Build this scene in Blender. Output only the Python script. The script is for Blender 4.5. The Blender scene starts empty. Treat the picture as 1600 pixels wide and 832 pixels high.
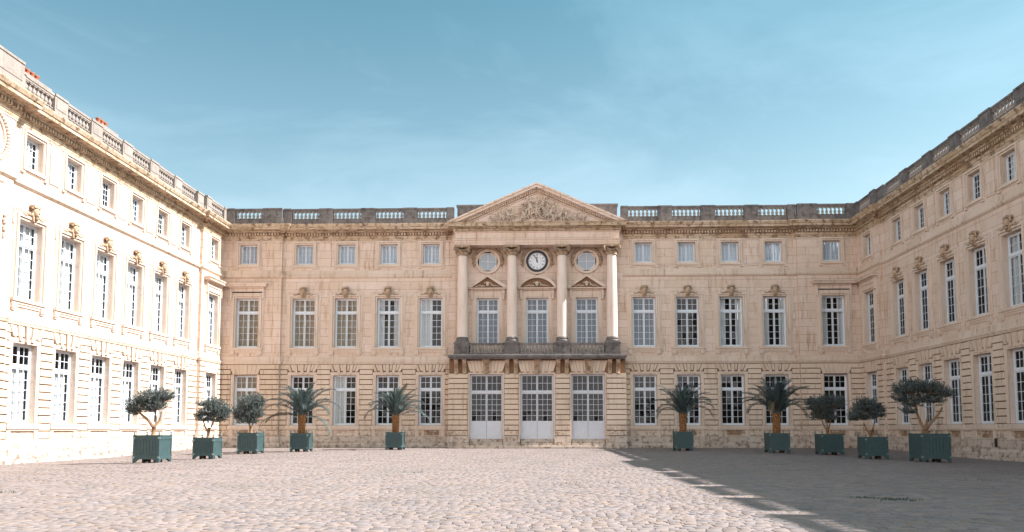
import bpy, math, random
import numpy as np
from mathutils import Vector, Matrix
rnd = random.Random(7)
sc = bpy.context.scene
COL = sc.collection
R = math.radians

# ------------------------------------------------------------ camera
cam_d = bpy.data.cameras.new('camera'); cam = bpy.data.objects.new('camera', cam_d); COL.objects.link(cam)
cam.location = (0.82, -70.8, 1.7)
cam.rotation_euler = (R(90 + 4.427), 0, R(1.767))
cam_d.sensor_width = 36; cam_d.lens = 1230.1 / 1600 * 36
cam_d.shift_x = -15.8 / 1600; cam_d.shift_y = 159.0 / 1600
cam_d.clip_end = 3000
sc.camera = cam

# ------------------------------------------------------------ light
SUN_EL, SUN_AZ = 43.2, -1.5        # azimuth from +X towards +Y
sd = Vector((math.cos(R(SUN_EL)) * math.cos(R(SUN_AZ)), math.cos(R(SUN_EL)) * math.sin(R(SUN_AZ)), math.sin(R(SUN_EL))))
ld = bpy.data.lights.new('sun', 'SUN'); ld.energy = 4.3; ld.angle = R(0.5); ld.color = (1.0, .965, .94)
lo = bpy.data.objects.new('sun', ld); COL.objects.link(lo); lo.location = (60, 0, 60)
lo.rotation_euler = (-sd).to_track_quat('-Z', 'Y').to_euler()
w = bpy.data.worlds.new('World'); sc.world = w; w.use_nodes = True
nt = w.node_tree; nt.nodes.clear()
def wn(t, **k):
    n = nt.nodes.new(t)
    for a, b in k.items(): setattr(n, a, b)
    return n
sky = wn('ShaderNodeTexSky'); sky.sky_type = 'NISHITA'; sky.sun_disc = False
sky.sun_elevation = R(SUN_EL); sky.sun_rotation = R(90 - SUN_AZ)
sky.air_density = 1.0; sky.dust_density = 1.2; sky.ozone_density = 1.0; sky.altitude = 50
tint = wn('ShaderNodeMix', data_type='RGBA', blend_type='MULTIPLY'); tint.inputs[0].default_value = 1
tint.inputs[7].default_value = (1.12, 1.18, .88, 1)
nt.links.new(sky.outputs[0], tint.inputs[6])
tc = wn('ShaderNodeTexCoord'); mp = wn('ShaderNodeMapping'); mp.inputs['Scale'].default_value = (1.0, 1.4, 2.6)
mp.inputs['Rotation'].default_value = (0, R(28), R(10))
nz = wn('ShaderNodeTexNoise'); nz.inputs['Scale'].default_value = 2.3; nz.inputs['Detail'].default_value = 8; nz.inputs['Roughness'].default_value = .62; nz.inputs['Distortion'].default_value = .6
rp = wn('ShaderNodeValToRGB'); rp.color_ramp.elements[0].position = .46; rp.color_ramp.elements[1].position = .86
rp.color_ramp.elements[1].color = (.22, .22, .22, 1)
nt.links.new(tc.outputs['Generated'], mp.inputs[0]); nt.links.new(mp.outputs[0], nz.inputs[0]); nt.links.new(nz.outputs[0], rp.inputs[0])
cl = wn('ShaderNodeMix', data_type='RGBA'); cl.inputs[7].default_value = (6.4, 7.6, 8.2, 1)
# a bank of brightness added low in the unseen southern sky as façade fill
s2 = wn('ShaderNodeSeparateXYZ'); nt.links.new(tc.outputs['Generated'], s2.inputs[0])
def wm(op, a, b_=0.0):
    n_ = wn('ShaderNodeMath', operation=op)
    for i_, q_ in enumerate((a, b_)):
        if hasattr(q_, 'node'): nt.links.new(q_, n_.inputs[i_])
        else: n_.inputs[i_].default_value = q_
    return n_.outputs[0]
fill_bank = wm('MULTIPLY', wm('MINIMUM', wm('MAXIMUM', wm('MULTIPLY', wm('SUBTRACT', -.15, s2.outputs[1]), 2.2), 0.0), 1.0),
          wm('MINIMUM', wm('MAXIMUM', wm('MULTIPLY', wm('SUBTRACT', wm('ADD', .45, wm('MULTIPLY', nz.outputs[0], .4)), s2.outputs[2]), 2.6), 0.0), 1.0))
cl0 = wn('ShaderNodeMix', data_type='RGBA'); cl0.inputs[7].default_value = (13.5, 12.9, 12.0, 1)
nt.links.new(fill_bank, cl0.inputs[0]); nt.links.new(tint.outputs[2], cl0.inputs[6])
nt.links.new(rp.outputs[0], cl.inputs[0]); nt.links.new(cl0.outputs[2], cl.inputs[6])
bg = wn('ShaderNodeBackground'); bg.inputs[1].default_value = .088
out = wn('ShaderNodeOutputWorld')
sx_ = wn('ShaderNodeSeparateXYZ'); gr = wn('ShaderNodeValToRGB'); gm = wn('ShaderNodeMix', data_type='RGBA', blend_type='MULTIPLY'); gm.inputs[0].default_value = 1
gr.color_ramp.elements[0].position = .26; gr.color_ramp.elements[0].color = (.82, .80, .85, 1); e3 = gr.color_ramp.elements.new(.99); e3.color = (.42, .52, .52, 1); gr.color_ramp.elements[1].position = .62; gr.color_ramp.elements[1].color = (.30, .60, .66, 1)
nt.links.new(tc.outputs['Generated'], sx_.inputs[0]); nt.links.new(sx_.outputs[2], gr.inputs[0]); nt.links.new(cl.outputs[2], gm.inputs[6]); nt.links.new(gr.outputs[0], gm.inputs[7])
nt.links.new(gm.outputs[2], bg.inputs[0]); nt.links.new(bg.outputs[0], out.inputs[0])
sc.view_settings.view_transform = 'Standard'; sc.view_settings.look = 'None'
sc.view_settings.exposure = 1.6; sc.view_settings.gamma = 1

# ------------------------------------------------------------ materials
class MatB:
    def __init__(s, name):
        s.m = bpy.data.materials.new(name); s.m.use_nodes = True
        s.t = s.m.node_tree; s.t.nodes.clear()
        s.o = s.t.nodes.new('ShaderNodeOutputMaterial'); s.b = s.t.nodes.new('ShaderNodeBsdfPrincipled')
        s.t.links.new(s.b.outputs[0], s.o.inputs[0])
    def n(s, t, ins=None, **k):
        n = s.t.nodes.new(t)
        for a, b in k.items(): setattr(n, a, b)
        for a, b in (ins or {}).items():
            if hasattr(b, 'node'): s.t.links.new(b, n.inputs[a])
            else: n.inputs[a].default_value = b
        return n
    def noise(s, vec, scale, detail=5, rough=.6, stretch=None, dist=0):
        if stretch: vec = s.n('ShaderNodeMapping', {0: vec, 'Scale': stretch}).outputs[0]
        return s.n('ShaderNodeTexNoise', {'Vector': vec, 'Scale': scale, 'Detail': detail, 'Roughness': rough, 'Distortion': dist}).outputs[0]
    def ramp(s, f, a, b, ca=(0, 0, 0, 1), cb=(1, 1, 1, 1)):
        r = s.n('ShaderNodeValToRGB', {0: f}); e = r.color_ramp.elements
        e[0].position = a; e[1].position = b; e[0].color = ca; e[1].color = cb
        return r.outputs[0]
    def mix(s, f, a, b, mode='MIX'):
        return s.n('ShaderNodeMix', {0: f, 6: a, 7: b}, data_type='RGBA', blend_type=mode).outputs[2]
    def math(s, op, a, b=0.0):
        return s.n('ShaderNodeMath', {0: a, 1: b}, operation=op).outputs[0]
    def fin(s, col, rough=.85, bump=None, bd=.02, bs=.5, metal=0, spec=.3):
        for k, v in (('Base Color', col), ('Roughness', rough), ('Metallic', metal), ('Specular IOR Level', spec)):
            if hasattr(v, 'node'): s.t.links.new(v, s.b.inputs[k])
            else: s.b.inputs[k].default_value = v
        if bump is not None:
            bn = s.n('ShaderNodeBump', {'Height': bump, 'Distance': bd, 'Strength': bs})
            s.t.links.new(bn.outputs[0], s.b.inputs['Normal'])
        return s.m
def C4(c): return (c[0], c[1], c[2], 1)

def stone(name, base, alt, stain, amount=.5, streak=.5, block=(1.25, .47), joint=.012, joint_dark=.55, patch=(.62, .78), seed=0.0, bump=.6, low=None, lowz=0.0):
    b = MatB(name)
    uv = b.n('ShaderNodeUVMap', uv_map='UVMap').outputs[0]
    ob = b.n('ShaderNodeTexCoord').outputs['Object']
    off = b.n('ShaderNodeMapping', {0: uv, 'Location': (seed, seed * .7, 0)}).outputs[0]
    bk = b.n('ShaderNodeTexBrick', {'Vector': uv, 'Color1': (0, 0, 0, 1), 'Color2': (1, 1, 1, 1), 'Mortar': (.5, .5, .5, 1), 'Scale': 1.0,
             'Mortar Size': joint, 'Mortar Smooth': .3, 'Brick Width': block[0], 'Row Height': block[1], 'Bias': 0.0}, offset=.5)
    n1 = b.noise(off, .35, 4, .55)
    n2 = b.noise(off, 2.2, 8, .68, dist=.4)
    n3 = b.noise(off, 14, 4, .7)
    col = b.mix(b.math('MULTIPLY', bk.outputs[0], .8), C4(base), C4(alt))
    col = b.mix(b.ramp(n1, .35, .7), col, b.mix(.5, col, C4(alt)))
    # fine grain
    col = b.mix(.5, col, b.ramp(n3, .25, .8, (.36, .36, .36, 1), (.66, .66, .66, 1)), 'OVERLAY')
    # rain streaks: tall thin noise
    st = b.noise(off, 1.0, 5, .65, stretch=(3.2, .38, 1))
    sm = b.math('MULTIPLY', b.ramp(st, .50, .70), b.ramp(n1, .40, .58))
    col = b.mix(b.math('MULTIPLY', sm, streak), col, C4(stain))
    pm = b.ramp(n2, patch[0], patch[1])
    col = b.mix(b.math('MULTIPLY', pm, amount), col, C4(stain))
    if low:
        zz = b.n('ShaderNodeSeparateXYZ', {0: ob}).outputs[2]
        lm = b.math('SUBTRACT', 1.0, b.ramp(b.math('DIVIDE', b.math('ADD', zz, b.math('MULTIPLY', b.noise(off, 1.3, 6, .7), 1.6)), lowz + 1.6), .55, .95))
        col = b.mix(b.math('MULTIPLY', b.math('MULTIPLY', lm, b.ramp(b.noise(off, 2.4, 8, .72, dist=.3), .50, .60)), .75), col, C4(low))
    col = b.mix(b.math('MULTIPLY', bk.outputs[1], joint_dark), col, C4([c * .45 for c in stain]))
    hb = b.math('SUBTRACT', b.math('ADD', b.math('MULTIPLY', n2, .5), b.math('MULTIPLY', n3, .35)), b.math('MULTIPLY', bk.outputs[1], .6))
    return b.fin(col, .88, hb, .03, bump)

M = {}
M['wall'] = stone('ashlar stone', (.70, .555, .485), (.60, .45, .345), (.33, .18, .095), .40, .72, (2.1, .72), .014, .6, (.56, .72))
M['trim'] = stone('carved stone trim', (.68, .55, .47), (.57, .44, .34), (.20, .105, .05), .55, .65, (2.2, 3.0), .006, .3, seed=5)
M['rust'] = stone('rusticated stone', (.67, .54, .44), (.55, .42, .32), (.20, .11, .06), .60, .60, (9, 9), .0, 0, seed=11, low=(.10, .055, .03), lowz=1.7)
M['column'] = stone('column stone', (.72, .59, .52), (.64, .50, .42), (.36, .20, .10), .22, .35, (9, 9), 0, 0, seed=21)
M['joint'] = stone('stained joint and dentil shade stone', (.22, .12, .065), (.17, .095, .055), (.10, .05, .03), .5, .3, (9, 9), 0, 0, seed=2)
M['cornice'] = stone('ochre stained cornice', (.57, .45, .345), (.41, .28, .17), (.09, .045, .025), .85, .4, (2.5, 9), .006, .3, (.48, .62), seed=8)
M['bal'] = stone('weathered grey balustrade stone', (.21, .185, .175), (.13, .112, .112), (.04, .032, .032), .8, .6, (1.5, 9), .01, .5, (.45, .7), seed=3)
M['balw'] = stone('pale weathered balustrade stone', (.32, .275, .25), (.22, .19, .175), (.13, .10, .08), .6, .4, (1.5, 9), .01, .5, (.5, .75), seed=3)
M['mask'] = stone('weathered carved stone', (.52, .38, .27), (.38, .26, .17), (.10, .055, .03), .7, .3, (9, 9), 0, 0, (.42, .62), seed=4)
M['stained'] = stone('blackened apron stone', (.34, .21, .13), (.20, .12, .075), (.60, .48, .38), .8, .5, (.8, .3), .01, .6, (.52, .58), seed=13)
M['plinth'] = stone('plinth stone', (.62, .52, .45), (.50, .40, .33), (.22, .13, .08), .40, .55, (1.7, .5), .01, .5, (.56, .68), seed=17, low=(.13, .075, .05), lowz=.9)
M['relief'] = stone('sculpted relief stone', (.64, .51, .42), (.50, .38, .29), (.09, .055, .035), .8, .2, (9, 9), 0, 0, (.54, .70), seed=9)

def paint(name, c, rough=.45, var=.12, bump=0):
    b = MatB(name); ob = b.n('ShaderNodeTexCoord').outputs['Object']
    n = b.noise(ob, 3.0, 6, .65); n2 = b.noise(ob, 30, 3, .6)
    col = b.mix(b.ramp(n, .35, .75), C4(c), C4([x * (1 - var) for x in c]))
    col = b.mix(b.math('MULTIPLY', b.ramp(n2, .62, .8), var * 2), col, C4([x * .55 for x in c]))
    return b.fin(col, rough, n2, .004, .3)
M['frame'] = paint('window paint', (.66, .70, .76), .4, .10)
M['door'] = paint('door paint', (.58, .59, .64), .4, .12)
M['green'] = paint('tub paint', (.045, .082, .086), .5, .25)
M['metal'] = paint('pale metal fitting', (.16, .21, .20), .4, .2)
M['rustfoot'] = paint('rusty metal foot', (.06, .03, .02), .7, .3)
M['black'] = paint('black iron', (.02, .02, .022), .4, .1)
M['lead'] = paint('lead roof', (.16, .17, .18), .6, .2)
M['pot'] = paint('terracotta pot', (.32, .10, .05), .7, .2)
M['dial'] = paint('clock dial enamel', (.72, .74, .78), .35, .05)
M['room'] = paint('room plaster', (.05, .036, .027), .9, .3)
M['soil'] = paint('potting soil', (.05, .035, .025), .9, .3)

def glass():
    b = MatB('old window glass'); ob = b.n('ShaderNodeTexCoord').outputs['Object']
    t = b.t
    oi = b.n('ShaderNodeObjectInfo').outputs['Random']
    v = b.n('ShaderNodeVectorMath', {0: ob, 1: b.n('ShaderNodeCombineXYZ', {0: b.math('MULTIPLY', oi, 37.), 1: 0., 2: b.math('MULTIPLY', oi, 91.)}).outputs[0]}, operation='ADD').outputs[0]
    # every pane of old glass sits at its own slight angle: a voronoi cell per pane tips the normal
    n = b.noise(v, 1.7, 3, .5)
    bn = b.n('ShaderNodeBump', {'Height': n, 'Distance': .04, 'Strength': .12})
    gl = b.n('ShaderNodeBsdfGlossy', {'Color': (.9, .93, .95, 1), 'Roughness': .03}); t.links.new(bn.outputs[0], gl.inputs['Normal'])
    tr = b.n('ShaderNodeBsdfTransparent', {'Color': (.82, .86, .88, 1)})
    fr = b.n('ShaderNodeFresnel', {'IOR': 1.5}); t.links.new(bn.outputs[0], fr.inputs['Normal'])
    f = b.math('MINIMUM', b.math('MULTIPLY', fr.outputs[0], .7), .11)
    mx = t.nodes.new('ShaderNodeMixShader'); t.links.new(f, mx.inputs[0]); t.links.new(tr.outputs[0], mx.inputs[1]); t.links.new(gl.outputs[0], mx.inputs[2])
    t.links.new(mx.outputs[0], b.o.inputs[0])
    return b.m
M['glass'] = glass()
def curtain(name, c):
    b = MatB(name); ob = b.n('ShaderNodeTexCoord').outputs['Object']
    wv = b.n('ShaderNodeTexWave', {'Vector': ob, 'Scale': 2.2, 'Distortion': 2.5, 'Detail': 2}, bands_direction='X')
    return b.fin(b.mix(b.noise(ob, .8, 4), C4(c), C4([x * .82 for x in c])), .9, wv.outputs[1], .04, .8)
M['curtain'] = curtain('white curtain cloth', (.80, .78, .76))
M['curtainb'] = curtain('beige curtain cloth', (.46, .36, .26))
M['curtaing'] = curtain('grey window blind', (.27, .30, .35))
M['pale'] = paint('pale round blind', (.50, .51, .54), .8, .1)
M['curtaind'] = curtain('white blind', (.74, .80, .88))

def bark():
    b = MatB('bark'); ob = b.n('ShaderNodeTexCoord').outputs['Object']
    n = b.noise(ob, 9, 6, .7, stretch=(1, 1, .35))
    return b.fin(b.mix(b.ramp(n, .35, .65), (.10, .055, .03, 1), (.34, .21, .12, 1)), .9, n, .03, .8)
M['bark'] = bark()
def pbark():
    b = MatB('palm bark'); ob = b.n('ShaderNodeTexCoord').outputs['Object']
    n = b.noise(ob, 11, 5, .7, stretch=(1, 1, 1))
    return b.fin(b.mix(b.ramp(n, .35, .65), (.14, .06, .025, 1), (.42, .22, .09, 1)), .9, n, .04, .9)
M['palmbark'] = pbark()
def leaf(name, a, c, back):
    b = MatB(name)
    at = b.n('ShaderNodeAttribute', attribute_name='tone').outputs['Fac']
    g = b.n('ShaderNodeNewGeometry')
    col = b.mix(at, C4(a), C4(c)); col = b.mix(g.outputs['Backfacing'], col, C4(back))
    b.fin(col, .5, spec=.4)
    tl = b.n('ShaderNodeBsdfTranslucent', {0: col}); mx = b.t.nodes.new('ShaderNodeMixShader'); mx.inputs[0].default_value = .22
    b.t.links.new(b.b.outputs[0], mx.inputs[1]); b.t.links.new(tl.outputs[0], mx.inputs[2]); b.t.links.new(mx.outputs[0], b.o.inputs[0])
    return b.m
M['olive'] = leaf('olive leaves', (.014, .024, .02), (.11, .135, .125), (.14, .165, .16))
M['palm'] = leaf('palm leaflets', (.022, .04, .038), (.105, .145, .135), (.09, .12, .12))
M['deadpalm'] = leaf('dry palm leaflets', (.12, .08, .04), (.30, .20, .10), (.24, .17, .09))
M['weed'] = leaf('weed leaves', (.02, .04, .02), (.06, .09, .045), (.06, .09, .05))

def cobble():
    b = MatB('sandstone setts')
    at = b.n('ShaderNodeAttribute', attribute_name='tone').outputs['Color']
    geo = b.n('ShaderNodeNewGeometry').outputs['Position']
    n = b.noise(geo, 9, 5, .7); mid = b.noise(geo, 1.1, 5, .6); big = b.noise(geo, .22, 5, .6); n4 = b.noise(geo, 55, 3, .6)
    col = b.mix(.55, at, b.ramp(n, .25, .8, (.34, .34, .34, 1), (.68, .68, .68, 1)), 'OVERLAY')
    col = b.mix(.35, col, b.ramp(mid, .3, .75, (.36, .35, .36, 1), (.63, .62, .61, 1)), 'OVERLAY')
    col = b.mix(b.math('MULTIPLY', b.ramp(big, .5, .72), .5), col, (.15, .13, .12, 1))
    return b.fin(col, .85, b.math('ADD', b.math('MULTIPLY', n, .25), n4), .006, .5)
M['cobble'] = cobble()
def dirt():
    b = MatB('sand and dirt between setts'); geo = b.n('ShaderNodeNewGeometry').outputs['Position']
    n = b.noise(geo, 6, 6, .7)
    return b.fin(b.mix(b.ramp(n, .35, .7), (.04, .03, .024, 1), (.12, .095, .075, 1)), .95, n, .02, .6)
M['dirt'] = dirt()

# ------------------------------------------------------------ mesh helper
class MB:
    def __init__(s): s.v = []; s.f = []; s.mi = []; s.sm = []
    def face(s, pts, mi=0, smooth=False):
        i = len(s.v); s.v += [tuple(p) for p in pts]; s.f.append(tuple(range(i, i + len(pts)))); s.mi.append(mi); s.sm.append(smooth)
    def box(s, x0, x1, y0, y1, z0, z1, mi=0, ch=0.0):
        """ch: chamfer of the front (min y) face"""
        if x0 > x1: x0, x1 = x1, x0
        if y0 > y1: y0, y1 = y1, y0
        if z0 > z1: z0, z1 = z1, z0
        i = len(s.v); c = ch
        if c: s.v += [(x0 + c, y0, z0 + c), (x1 - c, y0, z0 + c), (x1, y1, z0), (x0, y1, z0), (x0 + c, y0, z1 - c), (x1 - c, y0, z1 - c), (x1, y1, z1), (x0, y1, z1)]
        else: s.v += [(x0, y0, z0), (x1, y0, z0), (x1, y1, z0), (x0, y1, z0), (x0, y0, z1), (x1, y0, z1), (x1, y1, z1), (x0, y1, z1)]
        for q in ((0, 3, 2, 1), (4, 5, 6, 7), (0, 1, 5, 4), (1, 2, 6, 5), (2, 3, 7, 6), (3, 0, 4, 7)):
            s.f.append(tuple(i + k for k in q)); s.mi.append(mi); s.sm.append(False)
    def prism(s, poly, y0, y1, mi=0):
        """poly: (x,z) outline seen from the front, counter-clockwise; extruded between y0 (front) and y1"""
        n = len(poly); i = len(s.v)
        s.v += [(p[0], y0, p[1]) for p in poly] + [(p[0], y1, p[1]) for p in poly]
        s.f.append(tuple(range(i, i + n))); s.mi.append(mi); s.sm.append(False)
        s.f.append(tuple(range(i + 2 * n - 1, i + n - 1, -1))); s.mi.append(mi); s.sm.append(False)
        for k in range(n):
            k2 = (k + 1) % n
            s.f.append((i + k2, i + k, i + n + k, i + n + k2)); s.mi.append(mi); s.sm.append(False)
    def ring(s, outer, inner, y0, y1, mi=0):
        n = len(outer)
        for k in range(n):
            k2 = (k + 1) % n
            a, b, c, d = outer[k], outer[k2], inner[k2], inner[k]
            s.face([(a[0], y0, a[1]), (b[0], y0, b[1]), (c[0], y0, c[1]), (d[0], y0, d[1])], mi)
            s.face([(a[0], y1, a[1]), (b[0], y1, b[1]), (b[0], y0, b[1]), (a[0], y0, a[1])], mi)
            s.face([(d[0], y0, d[1]), (c[0], y0, c[1]), (c[0], y1, c[1]), (d[0], y1, d[1])], mi)
    def lathe(s, prof, cx, cy, n=10, mi=0, z0=0, axis='z', caps=True, squash=1):
        i = len(s.v)
        for (r, z) in prof:
            for k in range(n):
                a = 2 * math.pi * k / n
                if axis == 'z': s.v.append((cx + r * math.cos(a), cy + r * math.sin(a) * squash, z0 + z))
                else: s.v.append((cx + r * math.cos(a), z, cy + r * math.sin(a)))
        for j in range(len(prof) - 1):
            for k in range(n):
                k2 = (k + 1) % n
                q = (i + j * n + k, i + j * n + k2, i + (j + 1) * n + k2, i + (j + 1) * n + k)
                s.f.append(q); s.mi.append(mi); s.sm.append(True)
        if caps:
            s.f.append(tuple(i + k for k in range(n - 1, -1, -1))); s.mi.append(mi); s.sm.append(False)
            j = i + (len(prof) - 1) * n
            s.f.append(tuple(j + k for k in range(n))); s.mi.append(mi); s.sm.append(False)
    def tube(s, pts, rad, n=7, mi=0):
        i = len(s.v); up = Vector((0, 0, 1)); L = len(pts)
        pts = [Vector(p) for p in pts]
        for j, p in enumerate(pts):
            t = (pts[min(j + 1, L - 1)] - pts[max(j - 1, 0)]).normalized()
            a = t.cross(up if abs(t.z) < .93 else Vector((1, 0, 0))).normalized(); b = a.cross(t)
            for k in range(n):
                an = 2 * math.pi * k / n; s.v.append(tuple(p + (a * math.cos(an) + b * math.sin(an)) * rad[j]))
        for j in range(L - 1):
            for k in range(n):
                k2 = (k + 1) % n
                s.f.append((i + j * n + k, i + j * n + k2, i + (j + 1) * n + k2, i + (j + 1) * n + k)); s.mi.append(mi); s.sm.append(True)
        s.f.append(tuple(i + k for k in range(n))); s.mi.append(mi); s.sm.append(False)
        j = i + (L - 1) * n; s.f.append(tuple(j + k for k in range(n - 1, -1, -1))); s.mi.append(mi); s.sm.append(False)
    def blob(s, c, r, n=7, m=5, mi=0, rot=None):
        i = len(s.v); c = Vector(c); rot = rot or Matrix.Identity(3)
        for j in range(m + 1):
            ph = math.pi * j / m
            for k in range(n):
                a = 2 * math.pi * k / n
                q = Vector((r[0] * math.sin(ph) * math.cos(a), r[1] * math.sin(ph) * math.sin(a), r[2] * math.cos(ph)))
                s.v.append(tuple(c + rot @ q))
        for j in range(m):
            for k in range(n):
                k2 = (k + 1) % n
                s.f.append((i + j * n + k, i + (j + 1) * n + k, i + (j + 1) * n + k2, i + j * n + k2)); s.mi.append(mi); s.sm.append(True)
    def sweep(s, prof, path, pre=None, post=None, mi=0, caps=(False, False)):
        """prof: (out, z) list bottom to top; path in plan; out = to the right of the walking direction (walk +x: towards -y)"""
        P = [Vector(p) for p in path]
        ext = ([Vector(pre)] if pre else []) + P + ([Vector(post)] if post else [])
        o = 1 if pre else 0; rows = []
        def nrm(a, b):
            t = (b - a).normalized(); return Vector((t.y, -t.x))
        for j in range(len(P)):
            e = j + o; ns = []
            if e > 0: ns.append(nrm(ext[e - 1], ext[e]))
            if e < len(ext) - 1: ns.append(nrm(ext[e], ext[e + 1]))
            if len(ns) == 2:
                m = ns[0] + ns[1]; m = m / (1 + ns[0].dot(ns[1]))
            else: m = ns[0]
            rows.append([(P[j].x + m.x * q[0], P[j].y + m.y * q[0], q[1]) for q in prof])
        for j in range(len(rows) - 1):
            for k in range(len(prof) - 1):
                s.face([rows[j][k], rows[j + 1][k], rows[j + 1][k + 1], rows[j][k + 1]], mi)
        if caps[0]: s.face(rows[0], mi)
        if caps[1]: s.face(rows[-1][::-1], mi)
    def mesh(s, name, mats):
        me = bpy.data.meshes.new(name); me.from_pydata(s.v, [], s.f)
        for m in mats: me.materials.append(M[m] if isinstance(m, str) else m)
        me.polygons.foreach_set('material_index', s.mi); me.polygons.foreach_set('use_smooth', s.sm)
        uvl = me.uv_layers.new(name='UVMap').data
        V = s.v; buf = []
        for f in s.f:
            a, b, c = Vector(V[f[0]]), Vector(V[f[1]]), Vector(V[f[2]])
            n = (b - a).cross(c - a)
            if len(f) > 3 and n.length < 1e-9: n = (c - a).cross(Vector(V[f[3]]) - a)
            ax, ay, az = abs(n.x), abs(n.y), abs(n.z)
            for k in f:
                p = V[k]
                if ay >= ax and ay >= az: buf += (p[0], p[2])
                elif ax >= az: buf += (p[1] + 3.3, p[2])
                else: buf += (p[0], p[1] + 1.7)
        uvl.foreach_set('uv', buf); me.update()
        return me

def tag(o, label=None, cat=None, group=None, kind=None):
    for k, v in (('label', label), ('category', cat), ('group', group), ('kind', kind)):
        if v: o[k] = v
    return o
def link(name, me, parent=None, loc=(0, 0, 0), rz=0):
    o = bpy.data.objects.new(name, me); COL.objects.link(o); o.location = loc; o.rotation_euler = (0, 0, rz)
    if parent is not None: o.parent = parent
    return o
def empty(name, loc, rz=0):
    o = link(name, None, None, loc, rz); o.empty_display_size = .5; return o

# ------------------------------------------------------------ shared façade vocabulary (local: x along wall, -y outwards, z up)
S = 3.9
WIN = {'ground': (1.04, 2.02, 6.52), 'first': (1.03, 9.07, 13.58), 'top': (.78, 16.76, 18.58), 'door': (1.46, .80, 6.52), 'portico': (1.0, 9.2, 13.53)}
DEP = .42

def window_mesh(kind):
    h, z0, z1 = WIN[kind]; H = z1 - z0; mb = MB(); pn = MB()
    fw = .075
    def bars(x0, x1, a, b, nc, nr, t=.034, y0=-.035, y1=.0):
        for i in range(1, nc): x = x0 + (x1 - x0) * i / nc; mb.box(x - t / 2, x + t / 2, y0, y1, a, b)
        for j in range(1, nr): z = a + (b - a) * j / nr; mb.box(x0, x1, y0 + .006, y1, z - t / 2, z + t / 2)
    def sash(x0, x1, a, b, nc, nr, st=.07):
        mb.box(x0, x0 + st, -.05, .01, a, b); mb.box(x1 - st, x1, -.05, .01, a, b)
        mb.box(x0 + st, x1 - st, -.048, .01, a, a + st); mb.box(x0 + st, x1 - st, -.048, .01, b - st, b)
        bars(x0 + st, x1 - st, a + st, b - st, nc, nr)
    # outer frame
    mb.box(-h, -h + fw, -.08, .02, 0, H); mb.box(h - fw, h, -.08, .02, 0, H)
    mb.box(-h + fw, h - fw, -.078, .02, H - fw, H); mb.box(-h + fw, h - fw, -.09, .02, 0, fw + .03)
    a0, a1 = -h + fw, h - fw; b0, b1 = fw + .03, H - fw
    g = .012
    if kind == 'top':
        sash(a0, -g, b0, b1, 2, 4, .055); sash(g, a1, b0, b1, 2, 4, .055)
    elif kind == 'door':
        tz = b1 - 1.42
        mb.box(a0, a1, -.11, .02, tz - .18, tz)
        sash(a0, -g, tz, b1, 3, 2); sash(g, a1, tz, b1, 3, 2)
        for (u0, u1) in ((a0, -g), (g, a1)):
            sash(u0, u1, 1.52, tz - .18, 3, 5)
            mb.box(u0, u1, -.05, .01, b0, 1.52); mb.box(u0 + .13, u1 - .13, -.075, -.05, b0 + .2, 1.36)
    else:
        tz = H * .715
        mb.box(a0, a1, -.10, .02, tz - .07, tz + .09)
        sash(a0, -g, tz + .09, b1, 2, 2); sash(g, a1, tz + .09, b1, 2, 2)
        sash(a0, -g, b0, tz - .07, 2, 5); sash(g, a1, b0, tz - .07, 2, 5)
    low = 1.5 if kind == 'door' else b0
    # panes: one quad per light so each old pane tips a little differently
    nc, nr = (4, 4) if kind == 'top' else ((6, 8) if kind == 'door' else (4, 7))
    r = random.Random(hash(kind) % 97 if False else len(kind))
    for i in range(nc):
        for j in range(nr):
            x0 = a0 + (a1 - a0) * i / nc; x1 = a0 + (a1 - a0) * (i + 1) / nc
            zz0 = low + (b1 - low) * j / nr; zz1 = low + (b1 - low) * (j + 1) / nr
            tx, tz_ = r.uniform(-.011, .011), r.uniform(-.009, .009)
            pn.face([(x0, -.012 + tx, zz0), (x1, -.012 - tx, zz0), (x1, -.012 + tz_ - tx, zz1), (x0, -.012 + tz_ + tx, zz1)])
    return mb.mesh('window_' + kind, ['door' if kind == 'door' else 'frame']), pn.mesh('panes_' + kind, ['glass'])
WM = {k: window_mesh(k) for k in WIN}
def curtain_mesh(kind, x0, x1, zf0=0.0, zf1=1.0, seed=0, mat='curtain'):
    h, z0, z1 = WIN[kind]; H = z1 - z0; mb = MB(); n = 26; pts = []
    r = random.Random(seed); ph = r.uniform(0, 6)
    for i in range(n + 1):
        t = i / n; x = x0 + (x1 - x0) * t
        pts.append((x, .16 + .035 * math.sin(t * 22 * (x1 - x0) + ph) + .02 * math.sin(t * 9 + ph)))
    for i in range(n):
        mb.face([(pts[i][0], pts[i][1], H * zf0), (pts[i + 1][0], pts[i + 1][1], H * zf0), (pts[i + 1][0], pts[i + 1][1], H * zf1), (pts[i][0], pts[i][1], H * zf1)], 0, True)
        mb.face([(pts[i][0], pts[i][1] + .01, H * zf1), (pts[i + 1][0], pts[i + 1][1] + .01, H * zf1), (pts[i + 1][0], pts[i + 1][1] + .01, H * zf0), (pts[i][0], pts[i][1] + .01, H * zf0)], 0, True)
    return mb.mesh('curtain_' + kind, [mat])
CM = {}
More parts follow.
